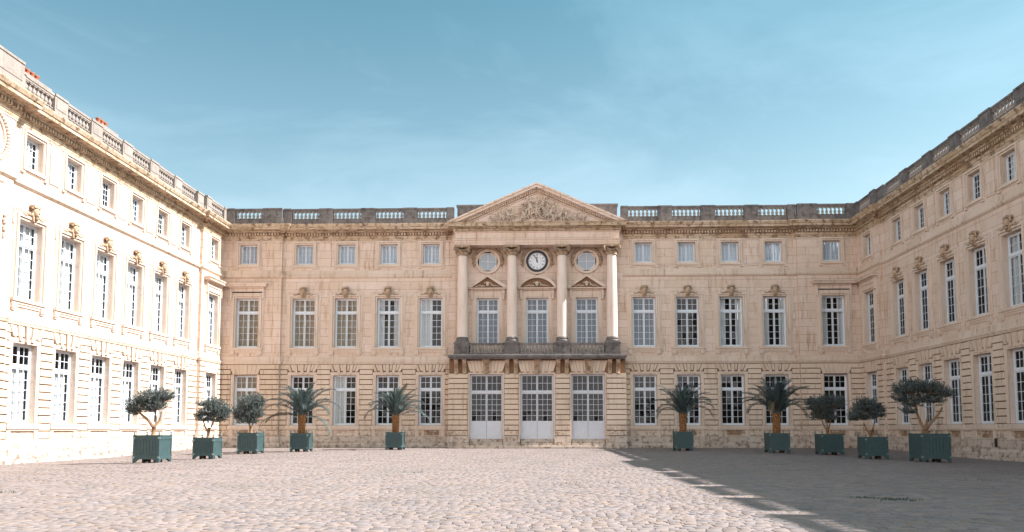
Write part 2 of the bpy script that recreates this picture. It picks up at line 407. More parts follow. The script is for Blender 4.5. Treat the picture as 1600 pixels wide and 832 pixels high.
for k in WIN:
    h = WIN[k][0] - .05
    lo_ = .26 if k == 'door' else .0
    CM[k] = {'full': [curtain_mesh(k, -h, h, lo_, .99, 3)], 'beige': [curtain_mesh(k, -h, h, lo_, .99, 5, 'curtainb')],
             'sides': [curtain_mesh(k, -h, -h * .45, lo_, .99, 6), curtain_mesh(k, h * .5, h, lo_, .99, 8)],
             'half': [curtain_mesh(k, -h, h, .0, .70, 9)], 'blind': [curtain_mesh(k, -h, h, .02, .99, 2, 'curtaind')],
             'left': [curtain_mesh(k, -h, -.1, lo_, .99, 12)], 'grey': [curtain_mesh(k, -h, h, lo_, .99, 4, 'curtaing')], 'none': []}
def put_window(parent, kind, x, y, cur='none', gap=0):
    z = WIN[kind][1]
    wname = 'door' if kind == 'door' else 'window'
    o = link(wname, WM[kind][0], parent, (x, y + DEP, z))
    link('pane', WM[kind][1], o)
    for c in CM[kind][cur]: link('curtain', c, o)
    return o

def surround_first():
    """moulded architrave, outer backing with ears, sill on two brackets; origin bottom centre of the opening at wall plane"""
    h, z0, z1 = WIN['first']; H = z1 - z0; mb = MB()
    def frame(a, b, t, lo, y0, y1):
        mb.box(-b, -a, y0, y1, lo, H + t); mb.box(a, b, y0, y1, lo, H + t); mb.box(-a, a, y0, y1, H + (a - h), H + t)
    frame(h + .02, h + .15, .15, -.02, -.06, .10)
    frame(h + .165, h + .31, .31, -.02, -.15, .0)
    mb.box(-h - .50, -h - .312, -.05, 0, -.1, H + .50); mb.box(h + .312, h + .50, -.05, 0, -.1, H + .50); mb.box(-h - .31, h + .31, -.05, 0, H + .312, H + .50)
    mb.box(-h - .60, -h - .502, -.07, 0, H - .35, H + .56); mb.box(h + .502, h + .60, -.07, 0, H - .35, H + .56)   # ears
    mb.box(-h - .50, h + .50, -.09, 0, H + .502, H + .60)
    mb.box(-h - .46, h + .46, -.20, .3, -.20, -.022)                    # sill
    mb.box(-h - .40, h + .40, -.12, 0, -.34, -.202)
    for sx in (-1, 1): mb.box(sx * (h + .44), sx * (h + .05), -.15, 0, -.62, -.342); mb.box(sx * (h + .38), sx * (h + .1), -.10, 0, -.72, -.622)
    mb.box(-h - .03, h + .03, -.07, 0, -.48, -.342)
    return mb.mesh('window_surround_first', ['trim'])
def surround_top():
    h, z0, z1 = WIN['top']; H = z1 - z0; mb = MB()
    def frame(a, b, y0, y1, t):
        mb.box(-b, -a, y0, y1, -t, H + t); mb.box(a, b, y0, y1, -t, H + t); mb.box(-a, a, y0, y1, H + (a - h), H + t); mb.box(-a, a, y0, y1, -t, -(a - h))
    frame(h + .02, h + .13, -.05, .08, .13); frame(h + .145, h + .27, -.13, 0, .27); frame(h + .275, h + .40, -.045, 0, .36)
    for sx in (-1, 1): mb.box(sx * (h + .40), sx * (h + .1), -.12, 0, -.47, -.362)
    return mb.mesh('window_surround_top', ['trim'])
def surround_ground():
    h, z0, z1 = WIN['ground']; H = z1 - z0; mb = MB()
    for a, b, y0 in ((h + .02, h + .12, -.02), (h + .122, h + .30, -.045)):
        mb.box(-b, -a, y0, .12, 0, H + (b - h)); mb.box(a, b, y0, .12, 0, H + (b - h)); mb.box(-a, a, y0, .12, H + (a - h), H + (b - h))
    mb.box(-h - .40, h + .40, -.19, .3, -.34, -.02)                        # ledge
    mb.box(-h - .34, h + .34, -.12, 0, -.44, -.342)
    for sx in (-1, 1): mb.box(sx * (h + .32), sx * (h - .02), -.09, 0, -1.02, -.442)
    # flat arch of nine voussoirs
    zt = 7.50 - z0
    for i in range(-4, 5):
        long_ = i % 2 == 0
        zb = H + (.10 if i == 0 else (.16 if long_ else .42)); y = -.16 if i == 0 else (-.12 if long_ else -.06)
        wt, wb = (.155, .115) if long_ else (.125, .10)
        xt, xb = i * .335, i * .262
        if abs(i) == 4: zb = H + .34
        mb.prism([(xb - wb, zb), (xb + wb, zb), (xt + wt, zt), (xt - wt, zt)], y, .0, 1)
    return mb.mesh('window_surround_ground', ['trim', 'rust'])
SU = {'first': surround_first(), 'top': surround_top(), 'ground': surround_ground()}
SU['portico'] = None

def mascaron():
    """grotesque head on a keystone with leafy scrolls left and right"""
    mb = MB(); r = random.Random(3)
    mb.prism([(-.17, -.38), (.17, -.38), (.26, .12), (-.26, .12)], -.26, 0)
    mb.blob((0, -.27, .17), (.20, .20, .27), 10, 8)
    mb.blob((0, -.46, .14), (.05, .07, .08), 6, 5); mb.blob((-.08, -.43, .24), (.06, .04, .03), 6, 4); mb.blob((.08, -.43, .24), (.06, .04, .03), 6, 4)
    mb.blob((0, -.42, -.02), (.10, .08, .07), 6, 4); mb.blob((0, -.34, -.16), (.10, .10, .14), 6, 5)
    for sx in (-1, 1):
        mb.tube([(sx * .14, -.25, .42), (sx * .30, -.24, .40), (sx * .32, -.22, .20), (sx * .22, -.22, .12)], [.06, .075, .06, .04], 6)
        mb.blob((sx * .24, -.2, .02), (.08, .08, .12), 6, 5)
        for k in range(7):
            t = k / 6; mb.blob((sx * (.28 + .62 * t), -.13 - .03 * r.random(), -.02 - .10 * t + .05 * math.sin(t * 7)), (.085 - .03 * t, .07, .075 - .03 * t), 6, 4, rot=Matrix.Rotation(r.uniform(-1, 1), 3, 'Y'))
    mb.box(-.30, .30, -.36, 0, .44, .54); mb.box(-.22, .22, -.30, 0, .54, .60)
    return mb.mesh('mascaron', ['mask'])
MASC = mascaron()
def hood(zb=.50):
    """straight cornice hood over the corner pavilion's window"""
    h, z0, z1 = WIN['first']; H = z1 - z0; mb = MB()
    mb.box(-h - .42, h + .42, -.09, 0, H + .32, H + .60); mb.box(-h - .36, h + .36, -.16, 0, H + .602, H + .90)
    mb.sweep([(0, H + .9), (.12, H + .92), (.16, H + 1.0), (.40, H + 1.05), (.42, H + 1.16), (.52, H + 1.28), (.52, H + 1.34), (0, H + 1.40)],
             [(-h - .40, 0), (-h - .40, -.12), (h + .40, -.12), (h + .40, 0)])
    for sx in (-1, 1): mb.prism([(sx * (h + .36), H - .1), (sx * (h + .52), H + .0), (sx * (h + .56), H + .9), (sx * (h + .36), H + .9)][::sx], -.20, 0)
    return mb.mesh('hood', ['trim'])
HOOD = hood()
def baluster():
    mb = MB(); mb.box(-.115, .115, -.115, .115, 0, .07); mb.box(-.115, .115, -.115, .115, .61, .68)
    mb.lathe([(.07, .07), (.085, .10), (.06, .13), (.10, .20), (.118, .27), (.10, .35), (.06, .45), (.05, .52), (.075, .56), (.065, .61)], 0, 0, 10, caps=False)
    return mb
BALM = {'bal': baluster().mesh('baluster', ['bal']), 'balw': baluster().mesh('baluster', ['balw'])}

CORN = [(0, 18.90), (.06, 18.92), (.09, 19.02), (.09, 19.10), (.14, 19.13), (.14, 19.32), (.24, 19.36), (.24, 19.60), (.36, 19.64), (.42, 19.74), (.84, 19.80), (.84, 19.98), (.90, 20.02), (1.00, 20.22), (1.00, 20.30), (0, 20.44)]
def dentils(mb, path, off, z0, z1, depth=.10, pitch=.20):
    for a, b in zip(path[:-1], path[1:]):
        a = Vector(a); b = Vector(b); L = (b - a).length
        if L < 1 or abs(b.y - a.y) > .01: continue
        n = int(L / pitch)
        for i in range(n):
            x = a.x + (i + .5) * pitch; mb.box(x - .075, x + .075, a.y - off - depth, a.y - off + .02, z0, z1)

def wall(mb, x0, x1, z0, z1, y, ops, mi=0, rmi=0, rev=DEP):
    xs = sorted({x0, x1, *[o[0] for o in ops], *[o[1] for o in ops]}); zs = sorted({z0, z1, *[o[2] for o in ops], *[o[3] for o in ops]})
    xs = [x for x in xs if x0 <= x <= x1]; zs = [z for z in zs if z0 <= z <= z1]
    for i in range(len(xs) - 1):
        for j in range(len(zs) - 1):
            cx, cz = (xs[i] + xs[i + 1]) / 2, (zs[j] + zs[j + 1]) / 2
            if any(o[0] < cx < o[1] and o[2] < cz < o[3] for o in ops): continue
            mb.face([(xs[i], y, zs[j]), (xs[i + 1], y, zs[j]), (xs[i + 1], y, zs[j + 1]), (xs[i], y, zs[j + 1])], mi)
    for (a, b, c, d) in ops:
        c_ = max(c, z0); d_ = min(d, z1)
        mb.face([(a, y, c_), (a, y + rev + .1, c_), (a, y + rev + .1, d_), (a, y, d_)], rmi)
        mb.face([(b, y, c_), (b, y, d_), (b, y + rev + .1, d_), (b, y + rev + .1, c_)], rmi)
        if d <= z1: mb.face([(a, y, d_), (a, y + rev + .1, d_), (b, y + rev + .1, d_), (b, y, d_)], rmi)
        if c >= z0: mb.face([(a, y, c_), (b, y, c_), (b, y + rev + .1, c_), (a, y + rev + .1, c_)], rmi)

ZJ = [1.10 + .4585 * k for k in range(15)]          # course joints of the rusticated storey, 1.10 .. 7.52
def rust_wall(mb, x0, x1, y, centres, half=1.04, alternate=True, ztop=7.52):
    """rusticated blocks as real stones proud of the joint plane y; centres = window centres"""
    r = random.Random(int((x0 + 100) * 10))
    jt = .030
    edges = []
    cs = sorted(centres)
    bounds = [x0] + [v for c in cs for v in (c - half - .30, c + half + .30)] + [x1]
    for i in range(0, len(bounds), 2):
        a, b = bounds[i], bounds[i + 1]
        if b - a < .12: continue
        left_open = i > 0; right_open = i + 1 < len(bounds) - 1
        for k in range(14):
            z0, z1 = ZJ[k] + jt, ZJ[k + 1] - jt
            if alternate:
                if z1 > 7.2:       # top course: fans in between the arches
                    e = .12
                    xa, xb = a - (.12 if left_open else 0), b + (.12 if right_open else 0)
                    pts = [(xa + (0 if left_open else 0), z0), (xb, z0), (xb - (.24 if right_open else 0), z1 - .0), (xa + (.24 if left_open else 0), z1)]
                    mb.prism(pts, y - .07, y); continue
                d = -.07 if k % 2 else .03
                xa = a + (d if left_open else 0); xb = b - (d if right_open else 0)
                q = .075 if k % 2 == 0 else .11
                mb.box(xa, xb, y - q, y, z0, z1, ch=.012)
            else:
                xa, xb = a, b
                # break the band into two or three stones
                n = max(1, round((b - a) / 1.5)); cuts = [a] + sorted(a + (b - a) * (i_ + .5 * (k % 2) + .25 + r.uniform(-.1, .1)) / n for i_ in range(n) if 0 < (i_ + .5 * (k % 2) + .25) / n < 1) + [b]
                for c0, c1 in zip(cuts[:-1], cuts[1:]): mb.box(c0 + .006, c1 - .006, y - .10, y, z0, z1, ch=.014)
    if not alternate:
        for c in cs:               # bands carried over the window as a plain flat arch
            for i in range(-3, 4):
                xb, xt = i * .33, i * .43
                mb.prism([(c + xb - .155, 6.60), (c + xb + .155, 6.60), (c + xt + .205, 7.49), (c + xt - .205, 7.49)], y - (.10 if i == 0 else .07), y)

def balustrade(parent, xs, y, z, mat, runs, name='balustrade', n=7, run_half=1.31, ped=None, step=.37, h=.68, bm=None):
    """runs: centres of the open bays; balusters are children of each bay's rail"""
    zb = z + .60; zt = zb + h
    for c in runs:
        mb = MB()
        mb.box(c - run_half, c + run_half, y - .16, y + .16, zt, zt + .13); mb.box(c - run_half, c + run_half, y - .20, y + .20, zt + .13, zt + .27)
        o = link(name, mb.mesh(name, [mat]), parent)
        for i in range(n):
            b = link('baluster', BALM['balw'], o, (c + (i - (n - 1) / 2) * step, y, zb)); b.scale = (1.15, 1.15, h / .68)  # paler stone for the balusters: grazing sunlight put into their colour
    # pedestals between
def pedestal(mb, x0, x1, y, z, h=1.55, d=.24, panel=True):
    mb.box(x0, x1, y - d, y + d, z + .02, z + h - .12); mb.box(x0 - .0, x1 + .0, y - d - .05, y + d + .05, z + h - .12, z + h + .02)
    if panel and x1 - x0 > .7:
        mb.box(x0 + .14, x1 - .14, y - d - .03, y - d, z + .68, z + h - .22)

def building_parts(parent, mbs, mats):
    for nme, mb in mbs.items():
        if isinstance(mb, MB) and mb.f: link(nme, mb.mesh(nme, mats[nme]), parent)

class Sub:
    def __init__(s, mb, off): s.m = mb; s.o = off
    def box(s, *a, ch=0.0): s.m.box(*a, mi=s.o, ch=ch)
    def face(s, p, mi=0): s.m.face(p, min(3, s.o + (mi and (1 - s.o))))
    def prism(s, p, a, b, mi=0): s.m.prism(p, a, b, s.o)
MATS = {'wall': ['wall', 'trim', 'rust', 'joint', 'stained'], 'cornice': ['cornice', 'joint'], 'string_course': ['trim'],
        'plinth': ['plinth'], 'parapet': ['bal'], 'roof': ['lead'], 'inner_wall': ['room'], 'frieze': ['trim']}

BAND1 = [(.02, 7.52), (.12, 7.55), (.16, 7.66), (.20, 7.72), (.20, 7.80), (.06, 7.84), (.05, 8.22), (.0, 8.26)]
BAND2 = [(0, 15.42), (.05, 15.45), (.16, 15.56), (.18, 15.70), (.06, 15.76), (.06, 16.14), (0, 16.17)]
FRZ = [(0, 18.82), (.05, 18.84), (.05, 18.91)]
PL1 = [(.20, -.5), (.20, .30), (.14, .36), (.14, .50)]
PL2 = [(.085, .50), (.085, 1.06), (.0, 1.10)]
BBASE = [(.10, 20.42), (.10, 20.90), (.06, 20.97), (-.5, 20.99)]

# =====================================================================  CENTRAL BLOCK
def straight_parts(path, pre, post, mb):
    mb['cornice'].sweep(CORN, path, pre, post); mb['cornice'].sweep([(.243, 19.37), (.243, 19.60)], path, pre, post, 1); dentils(mb['cornice'], path, .20, 19.36, 19.58, .16, .26)  # dark strip between dentils: dirt, plus their shade put into the colour
    mb['string_course'].sweep(BAND1, path, pre, post); mb['string_course'].sweep(BAND2, path, pre, post); mb['string_course'].sweep(FRZ, path, pre, post)
    mb['plinth'].sweep(PL1, path, pre, post); mb['plinth'].sweep(PL2, path, pre, post)
    mb['parapet'].sweep(BBASE, path, pre, post)

def facade_section(parent, mb, x0, x1, y, bays, pav, cur):
    """three storeys of wall between x0 and x1 at plane y; cur(kind, i) gives the curtain state"""
    ops_g = [(c - 1.04, c + 1.04, 2.02, 6.52) for c in bays]
    wall(mb['joint_wall'], x0, x1, 1.64, 7.60, y, ops_g, 0, 1)
    mb['rusticated_wall'].face([(x0, y, -.5), (x1, y, -.5), (x1, y, 1.64), (x0, y, 1.64)])
    ops = [(c - 1.03, c + 1.03, 9.07, 13.58) for c in bays] + [(c - .78, c + .78, 16.76, 18.58) for c in bays]
    wall(mb['wall'], x0, x1, 7.60, 20.40, y, ops, 0, 1)
    rust_wall(mb['rusticated_wall'], x0 + .01, x1 - .01, y, bays, alternate=not pav)
    ra = random.Random(int(x0 * 7)); left_wing = parent.name == 'palace_wing'
    for c in bays:
        if ra.random() < (.0 if left_wing else .75): mb['wall'].box(c - ra.uniform(.4, .95), c + ra.uniform(.3, .95), y - .03, y + .01, 1.14 + ra.choice((0, 0, .2)), 1.57, 4)
    for i, c in enumerate(bays):
        put_window(parent, 'ground', c, y, cur('ground', c)); put_window(parent, 'first', c, y, cur('first', c)); put_window(parent, 'top', c, y, cur('top', c))
        link('window_surround', SU['ground'] if not pav else SU['gp'], parent, (c, y, WIN['ground'][1]))
        s1 = link('window_surround', SU['first'], parent, (c, y, WIN['first'][1]))
        if pav: link('hood', HOOD, s1)
        else: link('mascaron', MASC, s1, (0, 0, 4.95))
        link('window_surround', SU['top'], parent, (c, y, WIN['top'][1]))
        if i + 1 < len(bays):
            a, b = c + 1.42, bays[i + 1] - 1.42
            mb['wall_panel'].box(a, b, y - .06, y, 16.42, 18.79)

def sg_pav():
    h, z0, z1 = WIN['ground']; H = z1 - z0; mb = MB()
    for a, b, y0 in ((h + .02, h + .12, -.02), (h + .122, h + .28, -.045)):
        mb.box(-b, -a, y0, .12, 0, H + .06); mb.box(a, b, y0, .12, 0, H + .06)
    mb.box(-h - .40, h + .40, -.19, .3, -.34, -.02); mb.box(-h - .34, h + .34, -.12, 0, -.44, -.342)
    for sx in (-1, 1): mb.box(sx * (h + .32), sx * (h - .02), -.09, 0, -1.02, -.442)
    return mb.mesh('window_surround_pavilion', ['trim'])
SU['gp'] = sg_pav()
def newmb():
    d = {k: MB() for k in MATS}
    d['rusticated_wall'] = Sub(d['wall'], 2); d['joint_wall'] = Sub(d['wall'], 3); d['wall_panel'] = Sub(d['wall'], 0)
    return d

cb = empty('palace_central_block', (0, 0, 0))
tag(cb, 'central palace block with pediment, clock and four tall columns facing the court', 'palace')
mb = newmb()
BC = [9.67 + S * k for k in range(4)]
cur_r = random.Random(21)
CC = {('first', -21.37): 'beige', ('first', -17.47): 'beige', ('first', -13.57): 'sides', ('first', -9.67): 'left', ('first', 9.67): 'grey', ('first', 13.57): 'none', ('first', 17.47): 'sides', ('first', 21.37): 'sides',
      ('first', -26.5): 'beige', ('first', 26.5): 'sides', ('ground', -26.5): 'beige', ('ground', -17.47): 'left'}
def cur_c(kind, c):
    if kind == 'top': return 'blind'
    return CC.get((kind, round(c, 2)), 'none')
PAVX = 26.5
sides = {}
for sx in (-1, 1):
    mb = sides[sx] = newmb()
    bays = sorted(sx * b for b in BC)
    xa, xb = (-23.4, -7.8) if sx < 0 else (7.8, 23.4)
    facade_section(cb, mb, xa, xb, 0, bays, False, cur_c)
    xa, xb = (-28.8, -23.4) if sx < 0 else (23.4, 28.8)
    facade_section(cb, mb, xa, xb, -.25, [sx * PAVX], True, cur_c)
    # return of the pavilion
    x = sx * 23.4
    mb['wall'].face([(x, -.25, -.4), (x, 0, -.4), (x, 0, 20.4), (x, -.25, 20.4)])
    mb['wall_panel'].box(sx * 8.05, sx * 8.3, -.035, 0, 16.42, 18.8)
L = [(-28.8, -.25), (-23.4, -.25), (-23.4, 0), (-7.8, 0)]
Rr = [(7.8, 0), (23.4, 0), (23.4, -.25), (28.8, -.25)]
straight_parts(L, (-28.8, -5), None, sides[-1]); straight_parts(Rr, None, (28.8, -5), sides[1])
# pedestals of the attic balustrade
ZB = 20.36
for sx in (-1, 1):
    pd = sides[sx]['parapet']
    for k in range(5):
        c = 7.72 + S * k
        hw = .64 if 0 < k < 4 else .35
        if k == 4: c = 22.98
        if k == 0: c = 7.97
        a, b = sorted((sx * (c - hw), sx * (c + hw)))
        pedestal(pd, a, b, .0, ZB)
    a, b = sorted((sx * 23.42, sx * 25.2)); pedestal(pd, a, b, -.25, ZB)
    a, b = sorted((sx * 27.8, sx * 28.7)); pedestal(pd, a, b, -.25, ZB)
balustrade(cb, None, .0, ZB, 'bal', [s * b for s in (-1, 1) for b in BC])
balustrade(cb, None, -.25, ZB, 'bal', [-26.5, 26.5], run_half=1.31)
for sx in (-1, 1): building_parts(cb, sides[sx], MATS)
mb = newmb()
# roof, back wall, inside
mb['roof'].box(-29.2, 29.2, .5, 14, 20.05, 20.4); mb['roof'].box(-34, 34, 12.6, 13, -.5, 20.05)
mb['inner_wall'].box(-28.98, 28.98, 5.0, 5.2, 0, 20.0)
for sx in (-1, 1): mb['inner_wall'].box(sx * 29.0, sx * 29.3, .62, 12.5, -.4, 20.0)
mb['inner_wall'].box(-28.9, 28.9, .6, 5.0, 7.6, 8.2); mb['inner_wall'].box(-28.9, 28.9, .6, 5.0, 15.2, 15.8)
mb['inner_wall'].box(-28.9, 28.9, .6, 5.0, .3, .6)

# ---- portico: ground storey with three glazed doors
PX, PY = 7.8, -1.30
DC = (-4.5, 0.0, 4.5)
pj, pr, pt = mb['joint_wall'], mb['rusticated_wall'], mb['string_course']
ops = [(c - 1.46, c + 1.46, .05, 6.52) for c in DC]
wall(pj, -PX, PX, -.2, 7.95, PY, ops, 0, 1, .5)
for sx in (-1, 1): pj.face([(sx * PX, PY, -.2), (sx * PX, .0, -.2), (sx * PX, .0, 7.95), (sx * PX, PY, 7.95)])
piers = [(-PX, -6.12), (-2.88, -1.62), (1.62, 2.88), (6.12, PX)]
rr = random.Random(5)
for (a, b) in piers:
    outer = a < -7 or b > 7
    for k in range(12):
        z0, z1 = ZJ[k] + .030, ZJ[k + 1] - .030
        pr.box(a + (0 if not outer or a > 0 else -.06), b + (.06 if b > 7 else 0), PY - .12, PY, z0, z1, ch=.012)
        if a < -7: pr.box(a - .06, a, PY + .01, -.01, z0, z1)
        if b > 7: pr.box(b, b + .06, PY + .01, -.01, z0, z1)
    q_ = MB(); q_.box(a - .10, b + .10, PY - .14, PY + .02, -.1, 1.08)
    if a < -7: q_.box(a - .12, a + .02, PY, -.2, -.1, 1.08)
    if b > 7: q_.box(b - .02, b + .12, PY, -.2, -.1, 1.08)
    link('pier_base', q_.mesh('pier_base', ['plinth']), cb)
for c in DC:                      # flat arches over the doors and door architrave
    for i in range(-5, 6):
        xb, xt = i * .262, i * .32
        zb = 6.66 if i % 2 == 0 else 6.74
        if i == 0: continue
        pr.prism([(c + xb - .12, zb), (c + xb + .12, zb), (c + xt + .145, 7.72), (c + xt - .145, 7.72)], PY - .07 - (.02 if i % 2 else 0), PY)
    k_ = MB(); k_.prism([(c - .20, 6.56), (c + .20, 6.56), (c + .30, 7.78), (c - .30, 7.78)], PY - .30, PY)
    k_.box(c - .33, c + .33, PY - .36, PY, 7.70, 7.82)
    for q in range(3): k_.box(c - .15 + q * .12, c - .09 + q * .12, PY - .34, PY - .30, 6.7, 7.55)
    link('keystone', k_.mesh('keystone', ['mask']), cb)
    pt.box(c - 1.60, c - 1.47, PY - .03, PY + .4, .8, 6.66); pt.box(c + 1.47, c + 1.60, PY - .03, PY + .4, .8, 6.66); pt.box(c - 1.47, c + 1.47, PY - .03, PY + .4, 6.53, 6.66)
    put_window(cb, 'door', c, PY + .05, 'none')
# steps
st = MB()
for i, (z, d) in enumerate(((.13, .80), (.27, .42))):
    xw = 7.2 - .0 * i
    st.box(-xw, xw, PY - .14 - d, PY - .14 - d + .36, -.3, z)
for c in DC:
    for z_, y_ in ((.42, -.12), (.60, .12), (.785, .34)): st.box(c - 1.44, c + 1.44, PY + y_, PY + .75, .0, z_)
link('steps', st.mesh('steps', ['plinth']), cb)
# balcony slab, consoles
bal = MB()
bal.box(-7.62, 7.62, -2.02, .0, 7.98, 8.14); bal.sweep([(0, 7.80), (.10, 7.83), (.16, 7.94), (.26, 7.98), (.26, 8.16), (.20, 8.20), (0, 8.2)], [(-7.6, 0), (-7.6, -1.95), (7.6, -1.95), (7.6, 0)])
bal.box(-7.6, 7.6, -1.95, 0, 7.83, 7.98)
link('balcony_slab', bal.mesh('balcony_slab', ['bal']), cb)
def console():
    m = MB(); pts = []
    for (y, z) in ((0, 0), (-.10, .02), (-.20, .12), (-.22, .25), (-.17, .42), (-.20, .62), (-.34, .84), (-.52, .98), (-.58, 1.12), (-.55, 1.27), (0, 1.27)): pts.append((y, z))
    n = len(pts)
    for sx in (-.17, .17): m.face([(sx, p[0], p[1]) for p in (pts if sx < 0 else pts[::-1])])
    for k in range(n):
        a, b = pts[k], pts[(k + 1) % n]; m.face([(-.17, a[0], a[1]), (-.17, b[0], b[1]), (.17, b[0], b[1]), (.17, a[0], a[1])])
    for q in (-.10, .0, .10): m.box(q - .025, q + .025, -.25, -.19, .15, .6)
    m.box(-.19, .19, -.60, 0, 1.27, 1.34); m.blob((0, -.24, .12), (.12, .08, .12), 6, 5)
    return m.mesh('console', ['mask'])
CONS = console()
for x in (-7.15, -6.42, -2.62, -1.88, 1.88, 2.62, 6.42, 7.15): link('console', CONS, cb, (x, PY, 6.47))
# balcony parapet: pedestals under the columns and open bays
CX = (-6.68, -2.24, 2.24, 6.68)
CY = -1.02
pb = MB()
for x in CX:
    w_ = .62 if abs(x) < 5 else .66
    pb.box(x - w_, x + w_, CY - .62, CY + .62, 8.20, 9.20); pb.box(x - w_ - .05, x + w_ + .05, CY - .67, CY + .67, 9.20, 9.32); pb.box(x - w_ - .04, x + w_ + .04, CY - .66, CY + .66, 8.20, 8.36)
    pb.box(x - .4, x + .4, CY - .65, CY - .6, 8.45, 9.1)
for a, b in zip(CX[:-1], CX[1:]):
    pb.box(a + .62, b - .62, CY - .60, CY - .24, 8.20, 8.38)
link('balcony_pedestals', pb.mesh('balcony_pedestals', ['bal']), cb)
for c in DC:
    m_ = MB(); m_.box(c - 1.58, c + 1.58, CY - .60, CY - .24, 9.10, 9.27)
    o = link('balustrade', m_.mesh('balustrade', ['bal']), cb)
    for i in range(9):
        b_ = link('baluster', BALM['balw'], o, (c + (i - 4) * .335, CY - .42, 8.38)); b_.scale.z = .72 / .68
# ---- upper storey of the portico
wall(mb['wall'], -7.8, 7.8, 7.60, 20.40, -.10, [(c - 1.0, c + 1.0, 9.2, 13.53) for c in (-4.48, 0, 4.48)] +
     [(c - .79, c + .79, 16.08, 17.66) for c in (-4.48, 4.48)], 0, 1)
for sx in (-1, 1):
    mb['wall'].face([(sx * 7.8, -.10, 7.6), (sx * 7.8, 0, 7.6), (sx * 7.8, 0, 20.4), (sx * 7.8, -.10, 20.4)])
    mb['wall'].box(sx * 7.42, sx * 6.9, -.22, -.10, 8.3, 18.2)
for c in (-4.48, 0, 4.48):
    put_window(cb, 'portico', c, -.10, 'grey')
    m_ = MB(); h, z0, z1 = WIN['portico']; H = z1 - z0
    for a, b, y0 in ((h + .01, h + .14, -.07), (h + .142, h + .30, -.12)):
        m_.box(-b, -a, y0, .1, -.9, H + b - h); m_.box(a, b, y0, .1, -.9, H + b - h); m_.box(-a, a, y0, .1, H + a - h, H + b - h)
    m_.box(-h - .44, -h - .302, -.06, 0, -.9, H + .3); m_.box(h + .302, h + .44, -.06, 0, -.9, H + .3)
    m_.box(-h - .34, h + .34, -.10, 0, H + .302, H + .66)
    for sx in (-1, 1): m_.prism([(sx * (h + .34), H - .2), (sx * (h + .50), H - .1), (sx * (h + .56), H + .66), (sx * (h + .34), H + .66)][::sx], -.26, 0)
    zb = H + .66
    m_.sweep([(0, zb), (.12, zb + .02), (.14, zb + .08), (.34, zb + .12), (.36, zb + .22), (0, zb + .25)], [(-1.40, 0), (-1.40, -.14), (1.40, -.14), (1.40, 0)])
    o = link('window_surround', m_.mesh('window_surround_portico', ['trim']), cb, (c, -.10, z0))
    # pediment over the window with carved shell
    p_ = MB(); zz = zb + .252; ap = 1.02 if c else .98
    if c: outer = [(-1.74, zz), (1.74, zz), (0, zz + ap)]
    else: outer = [(-1.74, zz)] + [(1.74 * math.cos(R(a)), zz + ap * math.sin(R(a))) for a in range(0, 181, 12)][::1]
    if c:
        p_.prism(outer, -.22, 0, 1)
        for sx in (-1, 1):
            q = [(sx * 1.80, zz), (sx * 1.80, zz + .10), (0, zz + ap + .14), (0, zz + ap - .06), (sx * 1.45, zz)]
            p_.prism(q if sx > 0 else q[::-1], -.50, 0)
    else:
        arc = lambda rx, rz, n=20: [(rx * math.cos(math.pi * a / n), zz + rz * math.sin(math.pi * a / n)) for a in range(n + 1)]
        # shallow segment: circle through the ends
        def seg(hw, rise, base, n=18):
            Rd = (hw * hw + rise * rise) / (2 * rise); an = math.asin(hw / Rd)
            return [(Rd * math.sin(-an + 2 * an * i / n), base + Rd * math.cos(-an + 2 * an * i / n) - (Rd - rise)) for i in range(n + 1)]
        so, si = seg(1.80, 1.08, zz), seg(1.55, .84, zz)
        p_.prism([(p[0], p[1]) for p in si[::-1]], -.22, 0, 1)
        for k in range(len(so) - 1):
            p_.prism([si[k + 1], si[k], so[k], so[k + 1]][::-1], -.50, 0)
    r_ = random.Random(4)
    p_.blob((0, -.3, zz + .34), (.17, .16, .24), 8, 6, 2)
    for sx in (-1, 1):
        p_.tube([(sx * .1, -.28, zz + .5), (sx * .3, -.28, zz + .42), (sx * .36, -.27, zz + .2), (sx * .2, -.27, zz + .1)], [.05, .06, .05, .03], 6, 2)
        for k in range(8): t = k / 7; p_.blob((sx * (.35 + .75 * t), -.26, zz + .12 + .18 * (1 - t) * r_.random()), (.09 - .03 * t, .06, .08 - .03 * t), 6, 4, 2, Matrix.Rotation(r_.uniform(-1, 1), 3, 'Y'))
    link('window_pediment', p_.mesh('window_pediment', ['trim', 'joint', 'relief']), o)
